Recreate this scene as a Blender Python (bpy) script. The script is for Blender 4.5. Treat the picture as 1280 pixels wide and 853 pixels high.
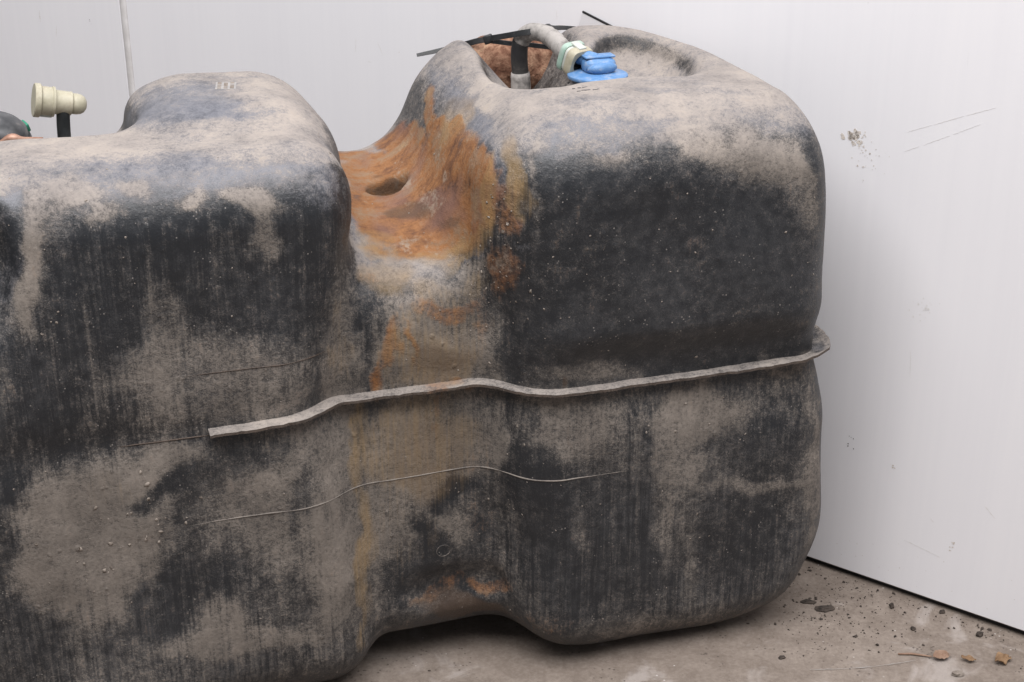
import bpy, bmesh, math, random
import numpy as np
from mathutils import Vector, Matrix, noise as mnoise

random.seed(7); np.random.seed(7)
for o in list(bpy.data.objects):
    bpy.data.objects.remove(o)
scene = bpy.context.scene
COL = scene.collection
FLOOR_Z = -0.012

# ------------------------------------------------------------------ camera
cam = bpy.data.cameras.new('camera'); cam_ob = bpy.data.objects.new('camera', cam); COL.objects.link(cam_ob)
cam_ob.location = (0, -1.1, 0.8)
cam_ob.rotation_euler = (math.radians(90 - 23.6), 0, 0)
cam.sensor_width = 36; cam.lens = 36 * 1850 / 1280
cam.clip_start = 0.05; cam.clip_end = 50
scene.camera = cam_ob

# ------------------------------------------------------------------ light: soft lamps above a white corner
world = bpy.data.worlds.new('World'); scene.world = world; world.use_nodes = True
bg = world.node_tree.nodes['Background']
bg.inputs['Color'].default_value = (0.93, 0.95, 1.0, 1); bg.inputs['Strength'].default_value = 0.26


def area(name, loc, target, size, power, color):
    l = bpy.data.lights.new(name, 'AREA'); l.shape = 'RECTANGLE'; l.size, l.size_y = size
    l.energy = power; l.color = color
    o = bpy.data.objects.new(name, l); COL.objects.link(o)
    o.location = loc
    o.rotation_euler = (Vector(target) - Vector(loc)).to_track_quat('-Z', 'Y').to_euler()
    return o


area('softbox_overhead', (-0.10, -0.95, 2.60), (0.0, 0.1, 0.3), (3.2, 1.5), 133, (1.0, 0.985, 0.99))
scene.view_settings.view_transform = 'Standard'
scene.view_settings.look = 'None'
scene.view_settings.exposure = 0.0
scene.view_settings.gamma = 1.0

# ------------------------------------------------------------------ helpers


def tag(o, label=None, cat=None, group=None, kind=None):
    if label: o['label'] = label
    if cat: o['category'] = cat
    if group: o['group'] = group
    if kind: o['kind'] = kind
    return o


def empty(name, loc=(0, 0, 0), rz=0.0):
    o = bpy.data.objects.new(name, None); COL.objects.link(o)
    o.location = loc; o.rotation_euler = (0, 0, rz); o.empty_display_size = 0.05
    return o


def obj(name, mesh, mat, parent=None, smooth=True):
    if isinstance(mesh, bmesh.types.BMesh):
        me = bpy.data.meshes.new(name); mesh.to_mesh(me); mesh.free()
    else:
        me = mesh
    if smooth:
        me.polygons.foreach_set('use_smooth', [True] * len(me.polygons))
    if mat and not me.materials:
        me.materials.append(mat)
    o = bpy.data.objects.new(name, me); COL.objects.link(o)
    if parent: o.parent = parent
    return o


def pymesh(name, verts, faces):
    me = bpy.data.meshes.new(name); me.from_pydata([tuple(v) for v in verts], [], [tuple(f) for f in faces]); me.update()
    return me


def frames(pts):
    """rotation-minimising frames along a polyline"""
    pts = [Vector(p) for p in pts]; out = []
    n = None
    for i, p in enumerate(pts):
        t = (pts[min(i + 1, len(pts) - 1)] - pts[max(i - 1, 0)]).normalized()
        if n is None:
            a = Vector((0, 0, 1)) if abs(t.z) < 0.9 else Vector((1, 0, 0))
            n = (a - t * a.dot(t)).normalized()
        else:
            n = (n - t * n.dot(t)).normalized()
        out.append((p, t, n, t.cross(n)))
    return out


def spline(ctrl, n):
    """Catmull-Rom through the control points"""
    c = [Vector(p) for p in ctrl]; c = [c[0] * 2 - c[1]] + c + [c[-1] * 2 - c[-2]]
    out = []
    for i in range(1, len(c) - 2):
        for k in range(n):
            t = k / n
            a, b, d, e = c[i - 1], c[i], c[i + 1], c[i + 2]
            out.append(0.5 * ((2 * b) + (d - a) * t + (2 * a - 5 * b + 4 * d - e) * t * t + (3 * b - a - 3 * d + e) * t ** 3))
    out.append(c[-2])
    return out


def sweep(name, pts, radii, seg=12, prof=None):
    """tube (or any closed profile of (n, b) pairs) along a polyline, capped"""
    fr = frames(pts); V = []; F = []
    if not hasattr(radii, '__len__'): radii = [radii] * len(fr)
    if prof is None: prof = [(math.cos(2 * math.pi * k / seg), math.sin(2 * math.pi * k / seg)) for k in range(seg)]
    m = len(prof)
    for (p, t, n, b), r in zip(fr, radii):
        for x, y in prof: V.append(p + n * (x * r) + b * (y * r))
    for i in range(len(fr) - 1):
        for k in range(m):
            F.append((i * m + k, i * m + (k + 1) % m, (i + 1) * m + (k + 1) % m, (i + 1) * m + k))
    F.append(tuple(reversed(range(m)))); F.append(tuple((len(fr) - 1) * m + k for k in range(m)))
    return pymesh(name, V, F)


def lathe(name, prof, seg=32, sx=1.0, sy=1.0):
    """prof: (radius, height) pairs, spun about Z"""
    V = []; F = []
    for r, h in prof:
        for k in range(seg):
            a = 2 * math.pi * k / seg
            V.append((r * math.cos(a) * sx, r * math.sin(a) * sy, h))
    for i in range(len(prof) - 1):
        for k in range(seg):
            F.append((i * seg + k, i * seg + (k + 1) % seg, (i + 1) * seg + (k + 1) % seg, (i + 1) * seg + k))
    F.append(tuple(reversed(range(seg)))); F.append(tuple((len(prof) - 1) * seg + k for k in range(seg)))
    return pymesh(name, V, F)


def place(o, loc, axis=None, up=(0, 0, 1)):
    """put the object's Z along axis"""
    if axis is None:
        o.location = loc; return o
    z = Vector(axis).normalized(); x = Vector(up).cross(z)
    if x.length < 1e-4: x = Vector((1, 0, 0))
    x.normalize(); y = z.cross(x)
    M = Matrix((x, y, z)).transposed().to_4x4(); M.translation = loc
    o.matrix_local = M
    return o


def bevel_box(size, bev, seg=3):
    bm = bmesh.new(); bmesh.ops.create_cube(bm, size=1)
    bmesh.ops.scale(bm, vec=size, verts=bm.verts)
    bmesh.ops.bevel(bm, geom=bm.edges[:] , offset=bev, segments=seg, affect='EDGES', profile=0.5)
    return bm


def autosmooth(o, deg=35):
    me = o.data
    bm = bmesh.new(); bm.from_mesh(me)
    for e in bm.edges:
        if len(e.link_faces) == 2 and e.calc_face_angle(0) > math.radians(deg): e.smooth = False
    bm.to_mesh(me); bm.free()
    return o


# ------------------------------------------------------------------ material kit


class NT:
    def __init__(s, name):
        s.m = bpy.data.materials.new(name); s.m.use_nodes = True
        s.t = s.m.node_tree; s.b = s.t.nodes['Principled BSDF']
        s.co = s.n('ShaderNodeTexCoord').outputs['Object']

    def n(s, typ, **kw):
        x = s.t.nodes.new(typ)
        for k, v in kw.items(): setattr(x, k, v)
        return x

    def link(s, a, b): s.t.links.new(a, b)

    def setin(s, sock, v):
        if hasattr(v, 'is_output'): s.link(v, sock)
        else: sock.default_value = v

    def mapping(s, scale, loc=(0, 0, 0), rot=(0, 0, 0), src=None):
        x = s.n('ShaderNodeMapping'); s.link(src or s.co, x.inputs[0])
        x.inputs['Scale'].default_value = scale; x.inputs['Location'].default_value = loc; x.inputs['Rotation'].default_value = rot
        return x.outputs[0]

    def noise(s, scale, detail=4, rough=0.55, vec=None, dist=0.0):
        x = s.n('ShaderNodeTexNoise'); s.link(vec or s.co, x.inputs['Vector'])
        x.inputs['Scale'].default_value = scale; x.inputs['Detail'].default_value = detail
        x.inputs['Roughness'].default_value = rough; x.inputs['Distortion'].default_value = dist
        return x.outputs['Fac']

    def voro(s, scale, vec=None, feature='F1'):
        x = s.n('ShaderNodeTexVoronoi', feature=feature); s.link(vec or s.co, x.inputs['Vector'])
        x.inputs['Scale'].default_value = scale
        return x

    def math(s, op, a, b=0.0, c=0.0, clamp=False):
        x = s.n('ShaderNodeMath', operation=op, use_clamp=clamp)
        for i, v in enumerate((a, b, c)): s.setin(x.inputs[i], v)
        return x.outputs[0]

    def add(s, a, b): return s.math('ADD', a, b)
    def mul(s, a, b): return s.math('MULTIPLY', a, b)

    def step(s, v, a, b, to=(0, 1)):
        x = s.n('ShaderNodeMapRange', interpolation_type='SMOOTHSTEP')
        s.setin(x.inputs['Value'], v)
        x.inputs['From Min'].default_value = a; x.inputs['From Max'].default_value = b
        x.inputs['To Min'].default_value = to[0]; x.inputs['To Max'].default_value = to[1]
        return x.outputs[0]

    def mix(s, f, a, b):
        x = s.n('ShaderNodeMix', data_type='RGBA')
        s.setin(x.inputs[0], f)
        for i, v in ((6, a), (7, b)):
            if isinstance(v, tuple) and len(v) == 3: v = (*v, 1)
            s.setin(x.inputs[i], v)
        return x.outputs[2]

    def ramp(s, f, stops):
        x = s.n('ShaderNodeValToRGB'); s.link(f, x.inputs[0])
        e = x.color_ramp.elements
        while len(e) < len(stops): e.new(0.5)
        for el, (p, c) in zip(e, stops): el.position = p; el.color = (*c, 1)
        return x.outputs[0]

    def attr(s, name):
        return s.n('ShaderNodeAttribute', attribute_name=name).outputs['Fac']

    def bump(s, h, strength=0.3, dist=0.002, prev=None):
        x = s.n('ShaderNodeBump'); s.setin(x.inputs['Height'], h)
        x.inputs['Strength'].default_value = strength; x.inputs['Distance'].default_value = dist
        if prev: s.link(prev, x.inputs['Normal'])
        return x.outputs[0]

    def out(s, col=None, rough=None, normal=None, spec=None, metal=None):
        B = s.b.inputs
        if col is not None: s.setin(B['Base Color'], (*col, 1) if isinstance(col, tuple) and len(col) == 3 else col)
        if rough is not None: s.setin(B['Roughness'], rough)
        if normal is not None: s.link(normal, B['Normal'])
        if spec is not None: s.setin(B['Specular IOR Level'], spec)
        if metal is not None: s.setin(B['Metallic'], metal)
        return s.m


def mat_tank():
    s = NT('dusty_tank_plastic')
    dust, rust, ochre, pale, brown, crust, up = [s.attr(k) for k in ('dust', 'rust', 'ochre', 'pale', 'brown', 'crust', 'up')]
    nA = s.noise(22, 7, 0.62); nB = s.noise(95, 6, 0.6); nC = s.noise(330, 4, 0.6); nL = s.noise(7, 3, 0.5)
    st = s.noise(1, 4, 0.62, s.mapping((380, 380, 13)), 0.5)
    st2 = s.noise(1, 4, 0.6, s.mapping((120, 120, 5), (3, 1, 0)), 0.5)
    wipe = s.noise(1, 5, 0.6, s.mapping((14, 60, 60), (1, 4, 0), (0, 0, 0.35)), 0.8)
    side = s.step(up, 0.25, 0.7, (1, 0))
    stk = s.mul(s.mul(side, s.attr('streak')), s.step(s.noise(9, 3, 0.5), 0.35, 0.62, (0.35, 1.0)))
    cen = lambda f, k: s.mul(s.add(f, -0.5), k)
    nD = s.noise(900, 3, 0.6)
    dm = s.add(dust, cen(nA, 0.32))
    dm = s.add(dm, cen(nB, 0.70))
    dm = s.add(dm, cen(nC, 0.70)); dm = s.add(dm, cen(nD, 0.75))
    dm = s.add(dm, s.mul(cen(st, 0.95), stk)); dm = s.add(dm, s.mul(cen(st2, 0.95), stk))
    dm = s.add(dm, s.mul(cen(wipe, 0.9), s.math('SUBTRACT', 1.0, side)))
    dhard = s.step(s.add(dm, s.add(cen(nC, 0.7), cen(nD, 0.8))), 0.50, 0.66)
    dfac = s.add(s.mul(s.step(dm, 0.10, 1.10), 0.86), s.mul(dhard, 0.14))
    # bare plastic: black, chalked in places, with pin-prick specks
    film = s.step(s.add(s.add(s.add(nB, s.mul(cen(st, 0.9), stk)), cen(nL, 0.8)), cen(nD, 0.6)), 0.30, 0.90, (0.06, 0.62))
    film = s.mul(film, s.step(dust, 0.0, 0.45, (0.45, 1.0)))
    base = s.mix(film, (0.014, 0.0155, 0.0185), (0.096, 0.096, 0.100))
    vs = s.voro(260); spk = s.mul(s.step(vs.outputs['Distance'], 0.20, 0.10), s.step(s.noise(60, 2), 0.54, 0.66))
    base = s.mix(s.mul(spk, 0.6), base, (0.36, 0.33, 0.30))
    pale = s.math('MAXIMUM', pale, s.step(up, 0.3, 0.8, (0, 0.85)))
    pf = s.mul(s.step(s.add(pale, s.add(cen(nA, 0.8), s.add(cen(nB, 0.6), s.add(cen(nC, 0.5), cen(nD, 0.5))))), 0.25, 0.95), 0.72)
    base = s.mix(pf, base, s.mix(nB, (0.130, 0.134, 0.160), (0.25, 0.252, 0.28)))  # blue-grey tint: scuffs and thin dust, also painted sheen on the shoulder
    mud = s.ramp(s.add(nA, cen(nC, 0.35)), [(0.25, (0.118, 0.100, 0.086)), (0.5, (0.192, 0.165, 0.142)), (0.75, (0.295, 0.256, 0.222))])  # darker dust tone for the sides
    dry = s.ramp(s.add(nA, cen(nC, 0.3)), [(0.25, (0.205, 0.182, 0.168)), (0.52, (0.305, 0.268, 0.240)), (0.8, (0.40, 0.345, 0.295))])  # paler dust tone for up-facing faces
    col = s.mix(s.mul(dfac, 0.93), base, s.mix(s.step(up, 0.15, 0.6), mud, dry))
    # iron staining that ran down from the strap seat
    flow = s.noise(1, 6, 0.62, s.mapping((14, 120, 20), (0, 0, 2), (0.12, 0, 0.1)), 0.7)
    rn = s.add(s.mul(nA, 0.62), s.add(s.mul(flow, 0.30), s.mul(nB, 0.16)))
    rcol = s.ramp(s.add(rn, cen(nC, 0.16)), [(0.36, (0.070, 0.034, 0.021)), (0.46, (0.155, 0.066, 0.028)), (0.54, (0.255, 0.112, 0.040)), (0.62, (0.235, 0.145, 0.085)), (0.74, (0.31, 0.20, 0.095))])
    rcol = s.mix(s.step(s.noise(13, 3), 0.50, 0.66, (0, 0.8)), rcol, (0.165, 0.088, 0.068))
    rcol = s.mix(s.step(s.add(s.noise(30, 5, 0.65), cen(nC, 0.3)), 0.58, 0.72, (0, 0.75)), rcol, (0.275, 0.215, 0.165))
    rf = s.step(s.add(rust, s.add(cen(nA, 0.6), s.add(cen(nB, 0.8), s.add(cen(nC, 0.5), s.mul(cen(st, 0.6), side))))), 0.12, 0.85)
    col = s.mix(s.mul(rf, 0.95), col, rcol)
    of = s.step(s.add(ochre, s.add(cen(nA, 0.8), s.mul(cen(st, 0.7), side))), 0.2, 0.95)
    col = s.mix(s.mul(of, 0.75), col, s.mix(nB, (0.235, 0.150, 0.065), (0.33, 0.22, 0.10)))
    bf = s.step(s.add(brown, s.add(cen(nA, 0.6), cen(nB, 0.5))), 0.2, 0.95)
    col = s.mix(s.mul(bf, 0.75), col, (0.075, 0.048, 0.032))
    rough = s.add(s.step(dfac, 0.0, 0.6, (0.41, 0.92)), s.mul(rf, 0.3))
    rough = s.math('MINIMUM', s.add(rough, cen(nB, 0.2)), 0.97)
    # relief: caked dust, mud drops, crust
    vd = s.voro(120, s.mapping((1, 1, 0.75))); drop = s.mul(s.step(vd.outputs['Distance'], 0.34, 0.12), s.step(s.noise(40, 3), 0.55, 0.68))
    h = s.add(s.mul(dfac, 0.30), s.add(s.mul(nC, 0.26), s.mul(nD, 0.10)))
    h = s.add(h, s.mul(s.mul(drop, 0.9), s.add(0.25, s.mul(dfac, 0.75))))
    h = s.add(h, s.mul(s.mul(nB, s.add(crust, s.mul(rf, 0.5))), 1.4))
    h = s.add(h, s.mul(st, s.mul(stk, 0.22)))
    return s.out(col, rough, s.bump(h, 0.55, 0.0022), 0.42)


def mat_wall():
    s = NT('white_wall_paint')
    v1 = s.noise(1, 5, 0.6, s.mapping((120, 120, 2.2)), 0.2)
    v2 = s.noise(1, 3, 0.5, s.mapping((30, 30, 0.9), (2, 0, 0)))
    nA = s.noise(4, 5, 0.6); nB = s.noise(60, 5, 0.65)
    f = s.add(s.mul(v1, 0.35), s.add(s.mul(v2, 0.35), s.mul(nA, 0.3)))
    col = s.ramp(f, [(0.3, (0.775, 0.765, 0.790)), (0.5, (0.800, 0.790, 0.812)), (0.7, (0.820, 0.808, 0.826))])
    # greasy smears and pin marks
    sm = s.mul(s.step(s.noise(1, 6, 0.7, s.mapping((26, 26, 9), (5, 2, 1))), 0.66, 0.80), s.step(nB, 0.42, 0.72))
    col = s.mix(s.mul(sm, 0.30), col, (0.52, 0.48, 0.45))
    hair = s.mul(s.step(s.noise(1, 2, 0.5, s.mapping((210, 210, 12), (0, 0, 3))), 0.70, 0.76), s.step(s.noise(5, 2), 0.56, 0.66))
    col = s.mix(s.mul(hair, 0.32), col, (0.48, 0.45, 0.43))
    vs = s.voro(34); pin = s.mul(s.step(vs.outputs['Distance'], 0.055, 0.03), s.step(s.noise(9, 2), 0.57, 0.62))
    col = s.mix(s.mul(pin, 0.6), col, (0.2, 0.18, 0.17))
    return s.out(col, s.add(0.42, s.mul(nB, 0.2)), s.bump(s.add(s.mul(v1, 0.5), s.mul(nB, 0.5)), 0.10, 0.001), 0.4)


def mat_floor():
    s = NT('dirty_concrete')
    nA = s.noise(5, 7, 0.62); nB = s.noise(40, 8, 0.68); nC = s.noise(260, 4, 0.7); nD = s.noise(14, 5, 0.6, None, 0.8)
    f = s.add(s.mul(nA, 0.36), s.add(s.mul(nB, 0.34), s.mul(nC, 0.30)))
    col = s.ramp(f, [(0.30, (0.105, 0.083, 0.067)), (0.46, (0.180, 0.146, 0.122)), (0.56, (0.235, 0.195, 0.165)), (0.72, (0.33, 0.28, 0.243))])
    col = s.mix(s.step(nD, 0.56, 0.70, (0, 0.55)), col, (0.40, 0.36, 0.335))
    vs = s.voro(190); g = s.mul(s.step(vs.outputs['Distance'], 0.24, 0.12), s.step(s.noise(18, 3), 0.48, 0.62))
    col = s.mix(s.mul(g, 0.75), col, (0.07, 0.056, 0.048))
    v2 = s.voro(120, s.mapping((1, 1, 1), (4, 2, 0))); w = s.mul(s.step(v2.outputs['Distance'], 0.14, 0.07), s.step(s.noise(11, 2), 0.55, 0.62))
    col = s.mix(s.mul(w, 0.7), col, (0.55, 0.52, 0.49))
    h = s.add(s.mul(nB, 0.6), s.add(s.mul(nC, 0.35), s.mul(g, 0.5)))
    return s.out(col, 0.88, s.bump(h, 0.5, 0.003), 0.3)


def mat_simple(name, ca, cb, scale=60, rough=0.5, bump=0.15, dust=0.0, dustcol=(0.40, 0.35, 0.31), metal=0.0, dist=0.001):
    """two-tone plastic / rubber with a dusting that settles by noise"""
    s = NT(name)
    nA = s.noise(scale, 6, 0.62); nB = s.noise(scale * 5, 4, 0.6)
    col = s.mix(s.step(nA, 0.3, 0.7), ca, cb)
    r = rough
    if dust:
        f = s.mul(s.step(s.add(s.mul(nA, 0.7), s.mul(nB, 0.3)), 0.62 - dust * 0.35, 0.80 - dust * 0.25), min(1.0, 0.45 + dust * 0.55))
        col = s.mix(f, col, dustcol); r = s.step(f, 0, 1, (rough, 0.92))
    return s.out(col, r, s.bump(s.add(nA, s.mul(nB, 0.4)), bump, dist), 0.45, metal)


def mat_rust_iron():
    s = NT('flaking_rusty_iron')
    nA = s.noise(38, 7, 0.68, None, 0.6); nB = s.noise(190, 5, 0.65)
    col = s.ramp(s.add(s.mul(nA, 0.7), s.mul(nB, 0.3)), [(0.33, (0.055, 0.026, 0.018)), (0.45, (0.17, 0.082, 0.052)), (0.55, (0.33, 0.19, 0.125)), (0.68, (0.50, 0.34, 0.22))])
    return s.out(col, 0.93, s.bump(s.add(nA, s.mul(nB, 0.5)), 0.9, 0.006), 0.25)


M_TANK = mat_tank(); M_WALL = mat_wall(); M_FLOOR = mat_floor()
M_BLUE = mat_simple('dusty_blue_plastic', (0.085, 0.205, 0.42), (0.13, 0.262, 0.48), 170, 0.42, 0.2, 0.36, (0.42, 0.40, 0.40))
M_CREAM = mat_simple('yellowed_cream_plastic', (0.34, 0.315, 0.23), (0.47, 0.44, 0.34), 70, 0.5, 0.25, 0.5, (0.30, 0.26, 0.19))
M_CREAMG = mat_simple('pale_grey_green_plastic', (0.40, 0.43, 0.39), (0.50, 0.51, 0.47), 70, 0.5, 0.15, 0.1)
M_MINT = mat_simple('pale_mint_plastic', (0.27, 0.41, 0.34), (0.38, 0.47, 0.41), 80, 0.5, 0.15, 0.25)
M_HOSE = mat_simple('dusty_black_rubber', (0.022, 0.022, 0.024), (0.05, 0.048, 0.046), 60, 0.6, 0.3, 0.2)
M_HOSED = mat_simple('dust_coated_rubber', (0.10, 0.095, 0.09), (0.20, 0.185, 0.175), 50, 0.85, 0.3, 0.8, (0.37, 0.345, 0.325))
M_TUBE = mat_simple('black_nylon_tube', (0.012, 0.014, 0.015), (0.03, 0.033, 0.034), 70, 0.42, 0.1, 0.05)
M_TIE = mat_simple('black_nylon_tie', (0.010, 0.011, 0.012), (0.024, 0.025, 0.027), 120, 0.4, 0.1, 0.04)
M_RUST = mat_rust_iron()
M_GREEN = mat_simple('green_plastic', (0.02, 0.20, 0.12), (0.04, 0.30, 0.19), 70, 0.45, 0.1, 0.08)
M_SENDER = mat_simple('scuffed_black_plastic', (0.025, 0.027, 0.030), (0.10, 0.10, 0.105), 45, 0.45, 0.2, 0.3)
M_COPPER = mat_simple('tarnished_copper', (0.24, 0.12, 0.08), (0.45, 0.27, 0.20), 90, 0.5, 0.3, 0.1, metal=0.3)
M_GAP = mat_simple('black_rubber_strip', (0.006, 0.006, 0.007), (0.016, 0.015, 0.015), 60, 0.8, 0.3)
M_JOINT = mat_simple('greyish_sealant', (0.55, 0.53, 0.52), (0.66, 0.64, 0.635), 50, 0.6, 0.4, 0.1)
M_SHEET = mat_simple('pale_grey_card', (0.66, 0.655, 0.67), (0.71, 0.70, 0.715), 20, 0.6, 0.05)
M_LABEL = mat_simple('worn_white_print', (0.25, 0.24, 0.235), (0.33, 0.315, 0.305), 200, 0.8, 0.1, 0.3)
M_CLOD = mat_simple('dried_mud', (0.17, 0.14, 0.118), (0.29, 0.25, 0.215), 150, 0.95, 0.5)
M_DARKDIRT = mat_simple('dark_dirt', (0.022, 0.017, 0.014), (0.075, 0.058, 0.047), 150, 0.95, 0.6)
M_LEAF = mat_simple('dry_brown_leaf', (0.15, 0.085, 0.042), (0.27, 0.17, 0.095), 120, 0.8, 0.4)
M_LEAF2 = mat_simple('dry_pinkish_leaf', (0.20, 0.12, 0.08), (0.30, 0.20, 0.145), 120, 0.8, 0.4)
M_BARK = mat_simple('dark_bark', (0.03, 0.018, 0.012), (0.10, 0.06, 0.04), 120, 0.9, 0.6)
M_SCUFF = mat_simple('dark_scuff', (0.60, 0.565, 0.54), (0.71, 0.685, 0.665), 260, 0.8, 0.2)
M_WASH = mat_simple('faint_wall_stain', (0.70, 0.68, 0.665), (0.76, 0.745, 0.74), 260, 0.8, 0.1)
M_SMEAR = mat_simple('tan_mud_smear', (0.55, 0.49, 0.43), (0.68, 0.63, 0.585), 260, 0.9, 0.3)

# ------------------------------------------------------------------ tank shape (signed distance, metres)
#SDF_BEGIN
TH = math.radians(18.0)
CT, ST = math.cos(TH), math.sin(TH)
TANK_O = (0.0395, -0.0009, 0.0)          # local frame: u along the tank, v into depth, z up


def smin(a, b, k):
    h = np.clip(0.5 + 0.5 * (b - a) / k, 0, 1)
    return b * (1 - h) + a * h - k * h * (1 - h)


def smax(a, b, k):
    return -smin(-a, -b, k)


def sstep(x, a, b):
    t = np.clip((x - a) / (b - a), 0, 1)
    return t * t * (3 - 2 * t)


def rbox(u, v, z, lo, hi, r):
    q = []
    for p, a, b in ((u, lo[0], hi[0]), (v, lo[1], hi[1]), (z, lo[2], hi[2])):
        q.append(np.abs(p - (a + b) / 2) - ((b - a) / 2 - r))
    out = np.sqrt(sum(np.maximum(t, 0) ** 2 for t in q))
    return out + np.minimum(np.maximum(np.maximum(q[0], q[1]), q[2]), 0) - r


def ellip(u, v, z, c, rr):
    q = np.sqrt(((u - c[0]) / rr[0]) ** 2 + ((v - c[1]) / rr[1]) ** 2 + ((z - c[2]) / rr[2]) ** 2)
    return (q - 1) * min(rr)


def wob(u, v, z):
    """slow unevenness of the blow-moulded walls"""
    return (np.sin(u * 23 + 1.3 * np.sin(z * 17 + 2)) * np.sin(z * 19 + v * 11 + 1) +
            0.6 * np.sin(u * 47 + 3 + z * 9) * np.sin(z * 41 + 0.7 + u * 13) * np.cos(v * 29)) * 0.0016


def tank_sdf(u, v, z):
    # left lobe: its right-hand edge wanders with height
    er = np.interp(z, [0.0, 0.10, 0.19, 0.272, 0.35, 0.42, 0.5], [-0.146, -0.152, -0.163, -0.178, -0.166, -0.153, -0.150])
    uu = u - er
    L = rbox(uu, v, z, (-0.290, 0.022, -0.011), (0.0, 0.290, 0.486), 0.055)
    plat = rbox(uu, v, z, (-0.160, 0.100, 0.30), (-0.002, 0.290, 0.500), 0.055)
    L = smin(L, plat, 0.03)
    pocket = rbox(u, v, z, (-0.70, 0.150, 0.435), (-0.311, 0.40, 0.62), 0.03)
    L = smax(L, -pocket, 0.022)
    # far-left bulge
    L2 = rbox(u, v, z, (-0.66, 0.024, -0.011), (-0.41, 0.290, 0.478), 0.055)
    L2 = smax(L2, -pocket, 0.035)
    d = smin(L, L2, 0.05)
    d = smax(d, -ellip(u, v, z, (-0.458, 0.000, 0.436), (0.054, 0.060, 0.085)), 0.010)
    # core between the lobes (valley on top, passage underneath)
    zc = 0.393 + 0.031 * sstep(v, 0.06, 0.28) - 0.021 * sstep(v, 0.13, 0.04) + 4.5 * (u + 0.105) ** 2
    core = rbox(u, v, z, (-0.56, 0.048, 0.014), (0.16, 0.290, 0.450), 0.050)
    core = smax(core, (z - zc) * 0.9, 0.05)
    d2 = smin(d, core, 0.017)
    # right lobe
    ul = -0.046 - 0.013 * sstep(z, 0.33, 0.41) + 0.004 * sstep(v, 0.06, 0.26) * sstep(z, .3, .4)
    ul = ul + 0.012 * sstep(z, 0.20, 0.10)
    zr = z - 0.0145 * sstep(v, 0.12, 0.25) * sstep(z, 0.36, 0.46)
    R = rbox(u - (ul + 0.05) * np.clip((0.27 - u) / 0.31, 0, 1), v, zr, (-0.050, 0.0, -0.011), (0.276, 0.308, 0.4955), 0.056)
    diag = (u * 0.80 + v * 0.60) - 0.299
    R = smax(R, diag, 0.06)
    lean = u * 0.99 + z * 0.14 - 0.2915
    R = smax(R, lean, 0.03)
    sh = (u * 0.62 + z * 0.78) - 0.538
    R = smax(R, sh, 0.05)
    R = smax(R, (-u * 0.70 - v * 0.714) - 0.0215 - 0.004 * sstep(z, 0.36, 0.31), 0.012)
    R = smax(R, u * 0.8 - z * 0.6 - 0.186, 0.05)
    R = smax(R, -u * 0.6 - z * 0.8 - 0.006, 0.04)
    belt = sstep(z, 0.290, 0.325)
    R = R - 0.012 * belt * sstep(u, -0.04, 0.03) * (1 - 0.6 * sstep(u, 0.20, 0.262)) + 0.003
    R = R - (0.003 + 0.005 * sstep(u, 0.15, 0.25) * sstep(z, 0.02, 0.10)) * sstep(z, 0.26, 0.20)
    k = 0.028 + 0.040 * sstep(z, 0.36, 0.42) * sstep(v, 0.04, 0.10)
    d = smin(d2, R, k)
    # arch dent underneath the recess
    arch = ellip(u, v, z, (-0.083, 0.042, 0.072), (0.048, 0.014, 0.024))
    d = smax(d, -arch, 0.006)
    # notch with a flat bottom in the rear top of the right lobe
    un = u - 0.052 - 0.06 * (v - .16)
    zn = 0.450 + np.maximum(np.maximum(-un * 1.1, un * 1.7) - 0.006, 0)
    notch = np.maximum(zn - z, 0.172 - v)
    d = smax(d, -notch * 0.7, 0.012)
    d = smax(d, -ellip(u, v, z, (0.030, 0.172, 0.503), (0.034, 0.060, 0.034)), 0.014)
    # bowl beside the valve
    bowl = ellip(u, v, z, (0.140, 0.172, 0.506), (0.040, 0.060, 0.031))
    d = smax(d, -bowl, 0.014)
    # shallow land under the valve
    land = rbox(u, v, z, (0.030, 0.108, 0.494), (0.150, 0.20, 0.56), 0.012)
    d = smax(d, -land, 0.012)
    # slot hole in the valley and dimple on the left lobe's edge
    slot = (np.sqrt(((u + 0.100) / 0.0165) ** 2 + ((v - 0.172) / 0.0105) ** 2) - 1) * 0.0105
    d = smax(d, -np.maximum(slot, 0.345 - z), 0.003)
    d = smax(d, -ellip(u, v, z, (-0.158, 0.034, 0.462), (0.012, 0.022, 0.022)), 0.010)
    # neck at the parting line
    d = d + 0.003 * np.exp(-((z - 0.272) / 0.018) ** 2)
    return d + wob(u, v, z)


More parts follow.
